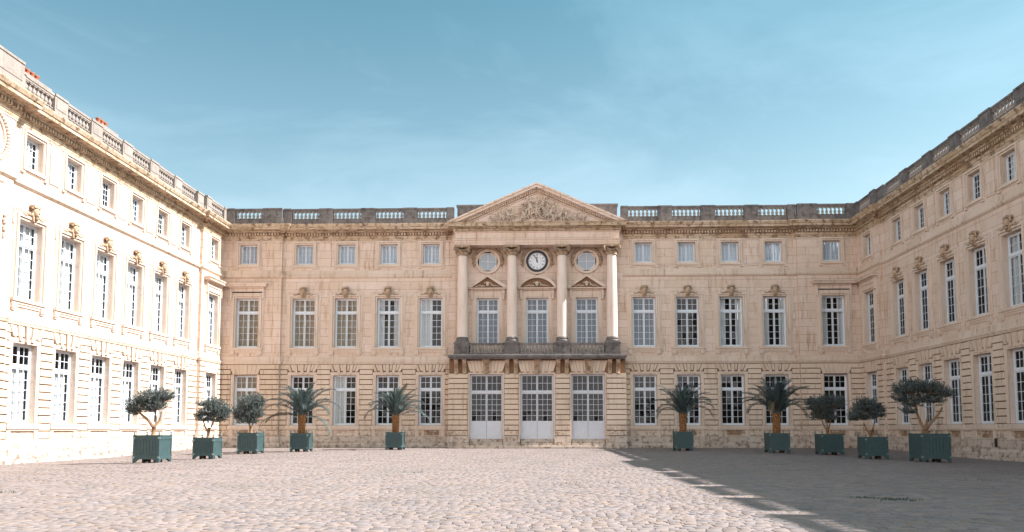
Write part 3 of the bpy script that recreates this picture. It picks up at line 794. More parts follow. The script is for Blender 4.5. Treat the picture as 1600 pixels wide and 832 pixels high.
# ---- columns
def column_mesh():
    m = MB()
    m.box(-.60, .60, -.60, .60, 9.32, 9.44)
    m.lathe([(.585, 9.44), (.60, 9.50), (.585, 9.57), (.52, 9.59), (.50, 9.64), (.55, 9.67), (.56, 9.72), (.54, 9.76), (.50, 9.78), (.485, 9.84)], 0, 0, 32, mi=1, caps=False)
    return m
def capital_mesh():
    m = MB()
    m.lathe([(.42, 17.20), (.45, 17.24), (.42, 17.28), (.42, 17.46), (.50, 17.56), (.54, 17.66), (.40, 17.68)], 0, 0, 24, caps=False)
    for k in range(20):
        a = 2 * math.pi * k / 20; m.blob((.47 * math.cos(a), .47 * math.sin(a), 17.56), (.06, .06, .08), 5, 4)
    m.box(-.60, .60, -.60, .60, 17.98, 18.10)
    m.box(-.55, .55, -.55, .55, 17.90, 17.98)
    # diagonal Ionic volutes
    for sx in (-1, 1):
        for sy in (-1, 1):
            d = Vector((sx, sy, 0)).normalized(); c = Vector((sx * .47, sy * .47, 17.74))
            pts = []; rad = []
            for i in range(26):
                t = i / 25; a = math.pi * .5 - t * 4.2 * math.pi; rr_ = .22 * (1 - t) + .02
                pts.append(c + d * rr_ * math.cos(a) + Vector((0, 0, rr_ * math.sin(a)))); rad.append(.062 * (1 - .55 * t))
            m.tube(pts, rad, 6)
            m.tube([(sx * .15, sy * .50, 17.93), (sx * .35, sy * .50, 17.95), tuple(pts[0])], [.06, .06, .06], 6)
            m.blob(c, (.07, .07, .07), 6, 5)
    for (x, y) in ((0, -.54), (0, .54), (.54, 0), (-.54, 0)):
        m.blob((x, y, 17.95), (.11, .09, .12), 7, 5)
        for s_ in (-1, 1):      # little garland between the volutes
            for k in range(4):
                t = k / 3; q = s_ * .32 * (1 - t)
                m.blob((x + (q if x == 0 else 0), y + (q if y == 0 else 0), 17.70 - .13 * t), (.06, .06, .06), 5, 4)
    return m.mesh('capital', ['mask'])
shaft = MB(); prof = []
for i in range(15):
    t = i / 14; z = 9.84 + (17.20 - 9.84) * t; r_ = .485 - .075 * max(0, (t - .2) / .8) ** 1.5; prof.append((r_, z))
shaft.lathe(prof, 0, 0, 40, caps=False)
SH = shaft.mesh('shaft', ['column']); CAP = capital_mesh()
cmb = column_mesh(); BASE = cmb.mesh('column_base', ['bal', 'bal'])
for x in CX:
    o = link('column', SH, cb, (x, CY, 0)); link('column_base', BASE, o); link('capital', CAP, o).scale = (1.14, 1.14, 1)
# ---- entablature and pediment
EX, EY = 7.35, -1.50
en = MB()
en.sweep([(0, 18.10), (0, 18.30), (.04, 18.31), (.04, 18.50), (.09, 18.53), (.12, 18.60), (.12, 18.64), (0, 18.66), (0, 19.20), (.08, 19.24), (.10, 19.32)],
         [(-EX, 0), (-EX, EY), (EX, EY), (EX, 0)])
en.face([(-EX, EY, 18.10), (EX, EY, 18.10), (EX, -.1, 18.10), (-EX, -.1, 18.10)])
en.face([(-EX, EY, 19.30), (EX, EY, 19.30), (EX, .5, 19.30), (-EX, .5, 19.30)])
link('entablature', en.mesh('entablature', ['wall']), cb)
pc = MB()
pth = [(-EX, .0), (-EX, EY), (EX, EY), (EX, .0)]
pc.sweep([(.10, 19.31), (.14, 19.33), (.14, 19.55), (.24, 19.58), (.30, 19.64), (.56, 19.69), (.56, 19.94), (.60, 19.98), (.62, 20.06), (0, 20.10)], pth)
dentils(pc, pth[1:3], .12, 19.36, 19.54, .10)
link('portico_cornice', pc.mesh('portico_cornice', ['cornice']), cb)
ped = MB()
HX = EX + .66; ZP = 20.09; APX = 23.62
sl = (APX - ZP) / HX
# raking cornice: stepped mouldings, each a sloping bar between two offset lines
def rake(o0, o1, y0, mi=0, zcut=ZP):
    """band between perpendicular-ish offsets o0<o1 below the top line, front plane y0"""
    for sx in (-1, 1):
        def zt(x, o): return APX - o - sl * abs(x)
        def xc(o): return (APX - o - zcut) / sl
        a0, a1 = xc(o0), xc(o1)
        q = [(sx * a0, zcut), (0, zt(0, o0)), (0, zt(0, o1)), (sx * a1, zcut)]
        ped.prism(q if sx > 0 else q[::-1], y0, -.08, mi)
rake(0.0, .16, EY - .68); rake(.162, .42, EY - .58); rake(.422, .50, EY - .34); rake(.502, .72, EY - .24, 1); rake(.722, .84, EY - .12)
# dentils of the raking cornice
for sx in (-1, 1):
    n = 62
    for i in range(n):
        x = sx * (.25 + i * .098)
        if abs(x) > 6.0: break
        z = APX - .60 - sl * abs(x)
        if i % 2 == 0: ped.box(x - .045, x + .045, EY - .33, EY - .20, z - .08 - .0, z + .06)
tx = (APX - .842 - ZP) / sl
ped.prism([(-tx, ZP), (tx, ZP), (0, APX - .842)], EY - .02, -.08)
link('pediment', ped.mesh('pediment', ['wall', 'cornice']), cb)
# sculpture group of the tympanum
def figure(m, x, z, s, lean=0.0, pose=0, r=None):
    """small carved figure: torso, head, bent arms and legs, drapery"""
    y = EY - .12
    rot = Matrix.Rotation(lean, 3, 'Y')
    def P(a, b, c=0): q = rot @ Vector((a * s, 0, b * s)); return (x + q.x, y - .10 - c * s, z + q.z)
    m.tube([P(0, 0), P(.03, .25, .06), P(0, .52, .05)], [.16 * s, .15 * s, .13 * s], 8)
    m.blob(P(.04, .78, .10), (.11 * s, .12 * s, .13 * s), 7, 6)
    m.tube([P(0, .5, .05), P(.02, .68, .08)], [.07 * s, .06 * s], 6)
    j = (lambda: r.uniform(-.18, .18))
    for sd_ in (-1, 1):
        m.tube([P(sd_ * .14, .56, .05), P(sd_ * .36 + j(), .40 + j(), .14), P(sd_ * .55 + j(), .62 + 2 * j(), .12)], [.065 * s, .055 * s, .035 * s], 6)
        m.tube([P(sd_ * .08, .0, .05), P(sd_ * .28 + j() + pose * .2, -.12 + j(), .2), P(sd_ * .30 + j() + pose * .5, -.48, .06)], [.10 * s, .08 * s, .04 * s], 6)
    for k in range(4):
        m.tube([P(-.2 + .12 * k + j(), .1 + j()), P(-.3 + .2 * k + j(), -.2, .12), P(-.4 + .28 * k + j(), -.52, .02)], [.05 * s, .07 * s, .05 * s], 5)
rel = MB(); rf = random.Random(11)
for (x, z, s, lean, po) in ((-.55, 21.35, 1.15, -.3, -.4), (.45, 21.4, 1.2, .25, .3), (-.05, 21.0, 1.0, .05, 0), (-1.15, 20.75, .9, -.5, -.8), (1.15, 20.85, .95, .5, .8), (-2.55, 20.72, .85, -.4, .6), (-3.15, 20.60, .72, -.8, -.6),
                            (2.0, 20.65, .75, .6, .8), (2.65, 20.72, .8, -.4, -.6), (3.35, 20.55, .62, .8, .7), (-3.9, 20.45, .5, -1.0, -.6), (4.1, 20.45, .5, 1.0, .6), (1.45, 21.35, .55, -.3, 0), (-1.35, 21.45, .55, .4, 0)):
    figure(rel, x, z, s, lean, po, rf)
for k in range(60):
    x = rf.uniform(-4.6, 4.9); t = abs(x) / 4.9; z = ZP + .08 + rf.random() ** 2 * (1.1 * (1 - t) + .1)
    rel.blob((x, EY - .08, z), (rf.uniform(.06, .16), .10, rf.uniform(.05, .12)), 6, 4, rot=Matrix.Rotation(rf.uniform(-1.5, 1.5), 3, 'Y'))
rel.tube([(1.25, EY - .22, 21.3), (1.75, EY - .22, 22.05)], [.03, .02], 5)
link('pediment_relief', rel.mesh('pediment_relief', ['relief']), cb)
# stepped attic behind the pediment
at = MB(); at.box(-7.3, 7.3, -.15, .6, 20.4, 21.98); at.box(-7.38, 7.38, -.22, .66, 21.98, 22.16)
link('attic', at.mesh('attic', ['bal']), cb)
# ---- round windows and clock
def ringpts(r, n=40, cx=0, cz=0): return [(cx + r * math.cos(2 * math.pi * k / n), cz + r * math.sin(2 * math.pi * k / n)) for k in range(n)]
def garland(m, r0, mi, y, a0=-12, a1=192, seed=0):
    r_ = random.Random(seed)
    for k in range(70):
        a = R(a0 + (a1 - a0) * k / 69); rr_ = r0 + r_.uniform(-.07, .09)
        m.blob((rr_ * math.cos(a), y - r_.uniform(.02, .09), rr_ * math.sin(a)), (.13, .10, .09), 6, 4, mi, Matrix.Rotation(-a + r_.uniform(-.7, .7), 3, 'Y'))
    for sx in (a0, a1):
        for k in range(4): a = R(sx); m.blob((r0 * math.cos(a), y - .04, r0 * math.sin(a) - .08 * k), (.08 - .012 * k, .06, .07), 6, 4, mi)
    m.blob((0, y - .10, r0 + .02), (.20, .13, .14), 8, 5, 2); m.tube([(-.22, y - .08, r0 + .1), (0, y - .12, r0 + .17), (.22, y - .08, r0 + .1)], [.04, .07, .04], 6, 2)
for c in (-4.48, 4.48):
    m_ = MB()
    sq = [(.66 * max(-1, min(1, 1.5 * math.cos(a))), .66 * max(-1, min(1, 1.5 * math.sin(a)))) for a in [2 * math.pi * k / 40 for k in range(40)]]
    m_.ring(ringpts(1.13), ringpts(1.0), -.16, 0); m_.ring(ringpts(1.0), ringpts(.90), -.10, .12); m_.ring(ringpts(.90), ringpts(.80), .0, .12)
    garland(m_, 1.28, 1, -.10, seed=int(c))
    s_ = link('window_surround', m_.mesh('round_window_surround', ['trim', 'mask', 'mask']), cb, (c, -.10, 16.87))
    m_ = MB(); m_.ring(ringpts(.80), ringpts(.755), .02, .10)
    m_.box(-.028, .028, .03, .08, -.76, .76); m_.box(-.76, .76, .036, .08, -.028, .028)
    o = link('round_window', m_.mesh('round_window', ['frame']), cb, (c, -.10, 16.87))
    m_ = MB(); m_.face([(p[0], .07, p[1]) for p in ringpts(.78)]); link('pane', m_.mesh('round_pane', ['glass']), o)
    m_ = MB(); m_.prism(ringpts(.79), .10, .12); link('blind', m_.mesh('round_blind', ['pale']), o)
ck = link('clock', None, cb, (0, -.10, 16.87))
m_ = MB(); m_.ring(ringpts(1.16), ringpts(1.0), -.16, 0); garland(m_, 1.30, 1, -.10, seed=9)
m_.blob((-.0, -.1, -1.2), (.14, .08, .09), 6, 4, 1)
link('clock_surround', m_.mesh('clock_surround', ['trim', 'mask', 'mask']), ck)
m_ = MB(); m_.ring(ringpts(1.0), ringpts(.78), -.20, 0); link('clock_bezel', m_.mesh('clock_bezel', ['black']), ck)
m_ = MB(); m_.prism(ringpts(.80), -.12, 0); link('dial', m_.mesh('dial', ['dial']), ck)
m_ = MB()
def bar(m, x0, z0, x1, z1, wd, y=-.13, t=.006):
    d = Vector((x1 - x0, z1 - z0)); d.normalize(); n_ = Vector((-d.y, d.x)) * wd / 2
    q = [(x0 + n_.x, z0 + n_.y), (x0 - n_.x, z0 - n_.y), (x1 - n_.x, z1 - n_.y), (x1 + n_.x, z1 + n_.y)]
    m.prism(q, y, y + t + .01)
NUM = {1: 'I', 2: 'II', 3: 'III', 4: 'IIII', 5: 'V', 6: 'VI', 7: 'VII', 8: 'VIII', 9: 'IX', 10: 'X', 11: 'XI', 12: 'XII'}
GW = {'I': .042, 'V': .085, 'X': .085}
for h_, tx_ in NUM.items():
    a = math.pi / 2 - 2 * math.pi * h_ / 12; c_ = Vector((math.cos(a), math.sin(a))); right = Vector((math.sin(a), -math.cos(a)))
    W_ = sum(GW[g] for g in tx_); u = -W_ / 2
    def P2(ux, v): q = c_ * (.60 + v) + right * ux; return q.x, q.y
    for g in tx_:
        gw = GW[g]; m0 = u + gw / 2
        if g == 'I': bar(m_, *P2(m0, -.075), *P2(m0, .075), .021)
        if g == 'V': bar(m_, *P2(m0 - .032, .075), *P2(m0, -.075), .021); bar(m_, *P2(m0 + .032, .075), *P2(m0, -.075), .014)
        if g == 'X': bar(m_, *P2(m0 - .032, .075), *P2(m0 + .032, -.075), .021); bar(m_, *P2(m0 + .032, .075), *P2(m0 - .032, -.075), .014)
        u += gw
m_.ring(ringpts(.40), ringpts(.39), -.128, -.12); m_.ring(ringpts(.72), ringpts(.71), -.128, -.12)
link('numerals', m_.mesh('numerals', ['black']), ck)
m_ = MB(); a = math.pi / 2 - 2 * math.pi * (11 + 56 / 60) / 12
bar(m_, -.12 * math.cos(a), -.12 * math.sin(a), .40 * math.cos(a), .40 * math.sin(a), .06, -.16); m_.prism(ringpts(.07, 12), -.165, -.14)
m_.prism(ringpts(.055, 10, .30 * math.cos(a), .30 * math.sin(a)), -.165, -.15); link('hour_hand', m_.mesh('hour_hand', ['black']), ck)
m_ = MB(); a = math.pi / 2 - 2 * math.pi * 56 / 60
bar(m_, -.18 * math.cos(a), -.18 * math.sin(a), .64 * math.cos(a), .64 * math.sin(a), .04, -.18); link('minute_hand', m_.mesh('minute_hand', ['black']), ck)
building_parts(cb, mb, MATS)

# =====================================================================  WINGS
def wing(side):
    """side -1: left wing, +1: right. local x = side * distance from the façade"""
    root = empty('palace_wing', (side * 29.05, 0, 0), R(-90) if side > 0 else R(90))
    mb = newmb(); sg = side
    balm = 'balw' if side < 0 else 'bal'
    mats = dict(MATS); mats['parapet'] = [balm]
    B = [7.55 + 3.845 * k for k in range(6)]
    r_ = random.Random(31 + side)
    def cur(kind, c):
        if side < 0:
            if kind == 'first': return 'half2' if False else r_.choice(['full', 'full', 'blind', 'full'])
            if kind == 'ground': return 'half'
            return r_.choice(['grey', 'left', 'full', 'blind'])
        return {'first': r_.choice(['none', 'sides', 'none']), 'ground': 'none', 'top': r_.choice(['none', 'none', 'left'])}[kind]
    def seg(a, b): return tuple(sorted((sg * a, sg * b)))
    D1, D2, D3 = 4.70, 28.95, 62.0
    a, b = seg(.25, D1); facade_section(root, mb, a, b, -.25, [sg * 2.35], True, cur)
    a, b = seg(D1, D2); facade_section(root, mb, a, b, 0, sorted(sg * q for q in B), False, cur)
    a, b = seg(D2, 36.0); facade_section(root, mb, a, b, -.35, [sg * 32.4], True, cur)
    a, b = seg(36.0, D3)
    for key, z0, z1 in (('joint_wall', -.5, 7.6), ('wall', 7.6, 20.4)): wall(mb[key], a, b, z0, z1, -.35, [])
    rust_wall(mb['rusticated_wall'], a, b, -.35, [], alternate=False)
    for (x, y0) in ((D1, -.25), (D2, -.35)): mb['wall'].face([(sg * x, y0, -.4), (sg * x, 0, -.4), (sg * x, 0, 20.4), (sg * x, y0, 20.4)])
    pth = [(.25, -.25), (D1, -.25), (D1, 0), (D2, 0), (D2, -.35), (D3, -.35)]
    pth = [(sg * p[0], p[1]) for p in pth]
    pre, post = (sg * .25, -5), None
    if sg < 0: pth = pth[::-1]; pre, post = None, pre
    straight_parts(pth, pre, post, mb)
    pd = mb['parapet']
    for k in range(7):
        c = 5.63 + 3.845 * k
        hw = .64 if 0 < k < 6 else .5
        if k == 0: c = 5.25
        a, b = seg(c - hw, c + hw)
        if k: pedestal(pd, a, b, 0, ZB)
        else: pedestal(pd, *seg(4.76, 5.9), 0, ZB)
    pedestal(pd, *seg(3.72, 4.66), -.25, ZB); pedestal(pd, *seg(.5, 1.0), -.25, ZB)
    pedestal(pd, *seg(28.98, 36.2), -.35, ZB, h=1.78, d=.34, panel=True)
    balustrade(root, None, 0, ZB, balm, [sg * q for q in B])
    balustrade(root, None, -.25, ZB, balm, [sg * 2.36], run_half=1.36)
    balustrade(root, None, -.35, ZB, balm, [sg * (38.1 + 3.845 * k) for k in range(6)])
    for k in range(7): pedestal(pd, *seg(36.25 + 3.845 * k - .05, 36.25 + 3.845 * k + .62), -.35, ZB)
    a, b = seg(-3, D3)
    mb['roof'].box(a, b, .5, 12, 20.05, 20.4); mb['roof'].box(a, b, 11.6, 12, -.5, 20.05)
    a, b = seg(.6, D3)
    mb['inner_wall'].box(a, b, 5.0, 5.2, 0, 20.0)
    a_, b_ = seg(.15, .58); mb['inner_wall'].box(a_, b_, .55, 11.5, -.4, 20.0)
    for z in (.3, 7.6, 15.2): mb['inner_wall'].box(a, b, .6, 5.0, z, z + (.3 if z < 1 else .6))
    building_parts(root, mb, mats)
    # oval wreath and carved drop on the projecting end bay
    m = MB(); n = 46
    for k in range(n):
        a_ = 2 * math.pi * k / n; m.blob((1.45 * math.cos(a_), -.08, 1.75 * math.sin(a_)), (.15, .12, .13), 7, 5, rot=Matrix.Rotation(-a_, 3, 'Y'))
    m.ring([(1.24 * p[0], 1.52 * p[1]) for p in ringpts(1)], [(1.12 * p[0], 1.40 * p[1]) for p in ringpts(1)], -.10, 0)
    for k in range(9): m.blob((math.sin(k) * .2, -.1, 1.75 + .05 * k), (.16, .12, .12), 6, 4)
    link('wreath', m.mesh('wreath', ['trim']), root, (sg * 31.05, -.35, 17.45)).scale = (1, 1, .82)
    m = MB()
    for k in range(10): m.blob((.08 * math.sin(2 * k), -.08, -.13 * k), (.14 - .008 * k, .1, .1), 6, 4)
    link('carved_drop', m.mesh('carved_drop', ['trim']), root, (sg * 29.55, -.35, 13.3))
    if side < 0:      # chimney stacks behind the balustrade
        for d, L_, zt, n_ in ((20.2, 2.6, 25.05, 4), (11.5, 2.2, 25.1, 3)):
            m = MB(); m.box(-L_ / 2, L_ / 2, -.5, .5, 20.3, zt - .1); m.box(-L_ / 2 - .1, L_ / 2 + .1, -.6, .6, zt - .1, zt + .12)
            o = link('chimney', m.mesh('chimney', ['balw']), root, (-d, 5.0, 0))
            p = MB(); p.lathe([(.20, 0), (.22, .05), (.17, .1), (.15, .5), (.19, .55), (.19, .62)], 0, 0, 12)
            pm_ = p.mesh('chimney_pot', ['pot'])
            for i in range(n_): link('chimney_pot', pm_, o, ((-L_ / 2 + .45 + i * .48), 0, zt + .12))
    else:
        m = MB(); m.box(-.16, .16, -.105, -.0, .0, .55); link('vent', m.mesh('vent', ['black']), root, (20.4, 0, .55))
    return root
wl = wing(-1); tag(wl, 'sunlit pale stone palace wing on the left side of the court', 'palace wing', 'side wings of the palace')
wr = wing(1); tag(wr, 'shaded ochre stone palace wing on the right side of the court', 'palace wing', 'side wings of the palace')

# =====================================================================  GROUND
def gz(x, y):
    s = lambda t: np.clip(t, 0, 1) ** 2 * (3 - 2 * np.clip(t, 0, 1))
    return -.25 * s((np.abs(x) - 13) / 14) * s((-y - 3) / 17)
def ground():
    nx, ny = 60, 50
    # base sheet, fine under the court, reaching far out to the horizon
    xs = np.concatenate([[-1500, -400, -120, -60], np.linspace(-32, 32, 49), [60, 120, 400, 1500]])
    ys = np.concatenate([[-1500, -400, -150], np.linspace(-80, 4, 43), [60, 200, 600, 1500]])
    X, Y = np.meshgrid(xs, ys); Z = gz(X, Y) - .030
    V = np.stack([X, Y, Z], -1).reshape(-1, 3); nX = len(xs)
    F = [(j * nX + i, j * nX + i + 1, (j + 1) * nX + i + 1, (j + 1) * nX + i) for j in range(len(ys) - 1) for i in range(nX - 1)]
    me = bpy.data.meshes.new('ground'); me.from_pydata(V.tolist(), [], F); me.materials.append(M['dirt'])
    tag(link('ground', me), kind='structure')
ground()
def setts():
    rg = np.random.default_rng(4)
    rows = []
    dy = .155; y = -66.0; j = 0
    cx = []; cy = []; hw = []; hh = []
    while y < -.3:
        halfw = min(29.2, max(8, .74 * (y + 70.8) + 5))
        if y > -2.2: pass
        n = int(2 * halfw / .25)
        wdt = rg.uniform(.18, .33, n + 12); x = -halfw + np.cumsum(wdt) - wdt / 2 + rg.uniform(-.1, .1)
        x = x[(x < halfw)]; wd = wdt[:len(x)]
        cx.append(x); cy.append(y + .30 * np.sin(x * .16 + 1) + .008 * rg.standard_normal(len(x)) + .03 * np.sin(x * .9)); hw.append(wd / 2 - .005); hh.append(np.full(len(x), dy / 2 - .006) * np.where(rg.random(len(x)) < .12, rg.uniform(.74, .86, len(x)), rg.uniform(.95, 1.03, len(x))))
        y += dy; j += 1
    cx, cy, hw, hh = map(np.concatenate, (cx, cy, hw, hh))
    keep = ~((np.abs(cx) < 8.1) & (cy > -2.9)) & (cy < -.5) & (np.abs(cx) < 28.8)
    cx, cy, hw, hh = cx[keep], cy[keep], hw[keep], hh[keep]; N = len(cx)
    slope = .30 * .16 * np.cos(cx * .16 + 1) + .027 * np.cos(cx * .9)
    zc = gz(cx, cy) + rg.normal(0, .0025, N) + .008 * np.sin(cx * 1.7 + cy) * np.sin(cy * 1.3)
    tx, ty = rg.normal(0, .006, N), rg.normal(0, .012, N)
    V = np.zeros((N, 12, 3)); ch = .007
    sgn = np.array([(-1, -1), (1, -1), (1, 1), (-1, 1)])
    for k, (a, b) in enumerate(sgn):
        jx, jy = rg.normal(0, .006, N), rg.normal(0, .003, N)
        for lv, (ins, dz) in enumerate(((0, -.06), (0.001, -.004), (ch, 0))):
            px = a * (hw - ins) + jx; py = b * (hh - ins) + jy
            V[:, lv * 4 + k, 0] = cx + px; V[:, lv * 4 + k, 1] = cy + py + slope * px
            V[:, lv * 4 + k, 2] = zc + dz + px * tx + py * ty
    q = []
    for lv in (0, 4):
        for k in range(4): k2 = (k + 1) % 4; q.append((lv + k, lv + k2, lv + 4 + k2, lv + 4 + k))
    q.append((8, 9, 10, 11)); q = np.array(q)
    F = (q[None] + 12 * np.arange(N)[:, None, None]).reshape(-1, 4)
    me = bpy.data.meshes.new('cobbled_court')
    me.vertices.add(N * 12); me.vertices.foreach_set('co', V.reshape(-1).astype(np.float32))
    me.loops.add(F.size); me.loops.foreach_set('vertex_index', F.reshape(-1).astype(np.int32))
    me.polygons.add(len(F)); me.polygons.foreach_set('loop_start', (np.arange(len(F)) * 4).astype(np.int32))
    me.update(calc_edges=True)
    pal = np.array([(.32, .27, .25), (.345, .285, .265), (.30, .255, .24), (.35, .28, .235), (.285, .255, .25), (.33, .255, .21), (.22, .20, .20)])
    c = pal[rg.choice(7, N, p=[.25, .22, .16, .12, .11, .09, .05])] * rg.uniform(.90, 1.08, (N, 1)) * np.array([.70, .68, .69])
    at = me.attributes.new('tone', 'FLOAT_COLOR', 'POINT')
    at.data.foreach_set('color', np.repeat(np.concatenate([c, np.ones((N, 1))], 1)[:, None], 12, 1).reshape(-1).astype(np.float32))
    me.materials.append(M['cobble']); tag(link('cobbled_court', me), kind='structure'); print('setts', N)
setts()

# =====================================================================  TUBS
def tub_meshes(w, h):
    """Versailles tub: four posts with ball finials, four boarded panels with two rails, iron strips, feet"""
    a = w / 2; p = .085; d = {}
    post = MB(); post.box(-p / 2, p / 2, -p / 2, p / 2, .0, h + .03); d['post'] = post.mesh('post', ['green'])
    fi = MB(); fi.lathe([(.025, 0), (.03, .03), (.02, .05), (.045, .075), (.052, .11), (.045, .145), (.012, .175), (.008, .20)], 0, 0, 10, z0=h + .03); d['finial'] = fi.mesh('finial', ['metal'])
    pn = MB(); L = a - p / 2; nb = 8
    for i in range(nb):
        x0 = -L + 2 * L * i / nb + .006; x1 = -L + 2 * L * (i + 1) / nb - .006; pn.box(x0, x1, -.012, .012, .20, h)
    pn.box(-L, L, -.034, .012, h - .24, h - .02); pn.box(-L, L, -.034, .012, .22, .42); pn.box(-L, L, -.045, -.034, h - .05, h)
    pn.prism([(-L, .04), (-L + .12, .04), (-L + .20, .14), (-L + .30, .20), (L - .30, .20), (L - .20, .14), (L - .12, .04), (L, .04), (L, .219), (-L, .219)], -.032, .012)
    d['panel'] = pn.mesh('panel', ['green'])
    ir = MB(); ir.box(-.06, .05, -.052, -.036, -.045, .045); ir.tube([(.0, -.06, -.07), (.0, -.06, .07)], [.018, .018], 6)
    d['hinge'] = ir.mesh('hinge', ['metal'])
    ft = MB(); ft.box(-.06, .06, -.06, .06, 0, .20); d['foot'] = ft.mesh('foot', ['rustfoot'])
    so = MB(); so.box(-L, L, -L, L, .2, .24); so.box(-L, L, -L, L, h - .14, h - .09, 1); d['soil'] = so.mesh('soil', ['green', 'soil'])
    return d
def make_tub(x, yfront, z, w, h, label, rz=0):
    t = empty('planter_tub', (x, yfront + w / 2, z), rz); tag(t, label, 'planter', 'green planter boxes lining the court')
    m = tub_meshes(w, h); a = w / 2 - .0425
    for sx in (-1, 1):
        for sy in (-1, 1):
            o = link('post', m['post'], t, (sx * a, sy * a, 0)); link('finial', m['finial'], o)
            link('foot', m['foot'], t, (sx * .22 * w, sy * .22 * w, 0))
    for k in range(4):
        ang = k * math.pi / 2; o = link('panel', m['panel'], t, (a * math.sin(ang), -a * math.cos(ang), 0), ang)
        for sx in (-1, 1):
            for zz in (h - .13, .32): link('hinge', m['hinge'], o, (sx * (w / 2 - .045), 0, zz))
    link('soil', m['soil'], t)
    return t

# --------------------------------------------------------------------- plants
def leaves_mesh(name, mat, quads, tones):
    me = bpy.data.meshes.new(name); q = np.array(quads, dtype=np.float32); N = len(q)
    me.vertices.add(N * 4); me.vertices.foreach_set('co', q.reshape(-1))
    me.loops.add(N * 4); me.loops.foreach_set('vertex_index', np.arange(N * 4, dtype=np.int32))
    me.polygons.add(N); me.polygons.foreach_set('loop_start', (np.arange(N) * 4).astype(np.int32)); me.update(calc_edges=True)
    at = me.attributes.new('tone', 'FLOAT', 'POINT'); at.data.foreach_set('value', np.repeat(np.array(tones, np.float32), 4))
    me.materials.append(M[mat]); return me

def olive_tree(name, loc, lobes, trunk, label, seed, h0, n_per=1.0):
    """lobes: (x, y, z, rx, ry, rz) in metres from the tub's soil; trunk: list of (points, radii)"""
    r = np.random.default_rng(seed)
    t = empty(name, loc); tag(t, label, 'olive tree', 'potted olive trees')
    tb = MB()
    for pts, rad in trunk: tb.tube(pts, rad, 9)
    quads = []; tones = []
    for (x, y, z, rx, ry, rz) in lobes:
        nt_ = int(135 * n_per * (rx * rz + rx * ry + ry * rz) / .5) + 12
        # twigs radiate from inside the lobe outwards
        for i in range(nt_):
            d = r.normal(size=3); d /= np.linalg.norm(d)
            if d[2] < -.55: d[2] *= .4
            rad = r.uniform(.5, 1.12) if r.random() < .8 else r.uniform(.9, 1.3)
            p1 = np.array([x, y, z]) + d * np.array([rx, ry, rz]) * rad
            ctr = np.array([x * .8, y * .8, z - rz * .6]); dirn = (p1 - ctr); dirn /= np.linalg.norm(dirn) + 1e-6
            dirn = dirn + np.array([0, 0, .35]) + r.normal(size=3) * .3; dirn /= np.linalg.norm(dirn)
            L = r.uniform(.16, .30); tone = np.clip(r.normal(.42, .32), 0, 1)
            if i % 9 == 0: tb.tube([tuple(ctr), tuple((ctr + p1) / 2 + r.normal(size=3) * .03), tuple(p1)], [.018, .012, .005], 4)
            for k in range(9):
                s = k / 8; b = p1 + dirn * L * (s - .4)
                o = r.normal(size=3); o -= dirn * o.dot(dirn); o /= np.linalg.norm(o) + 1e-6
                ld_ = dirn * .7 + o * .8; ld_ /= np.linalg.norm(ld_); sd_ = np.cross(ld_, r.normal(size=3)); sd_ /= np.linalg.norm(sd_) + 1e-6
                ll = r.uniform(.07, .12); lw = .019
                quads.append([b, b + ld_ * ll * .5 + sd_ * lw, b + ld_ * ll, b + ld_ * ll * .5 - sd_ * lw]); tones.append(float(np.clip(tone + r.normal(0, .15), 0, 1)))
    link('trunk', tb.mesh('trunk', ['bark']), t)
    link('crown', leaves_mesh('crown', 'olive', quads, tones), t)
    return t

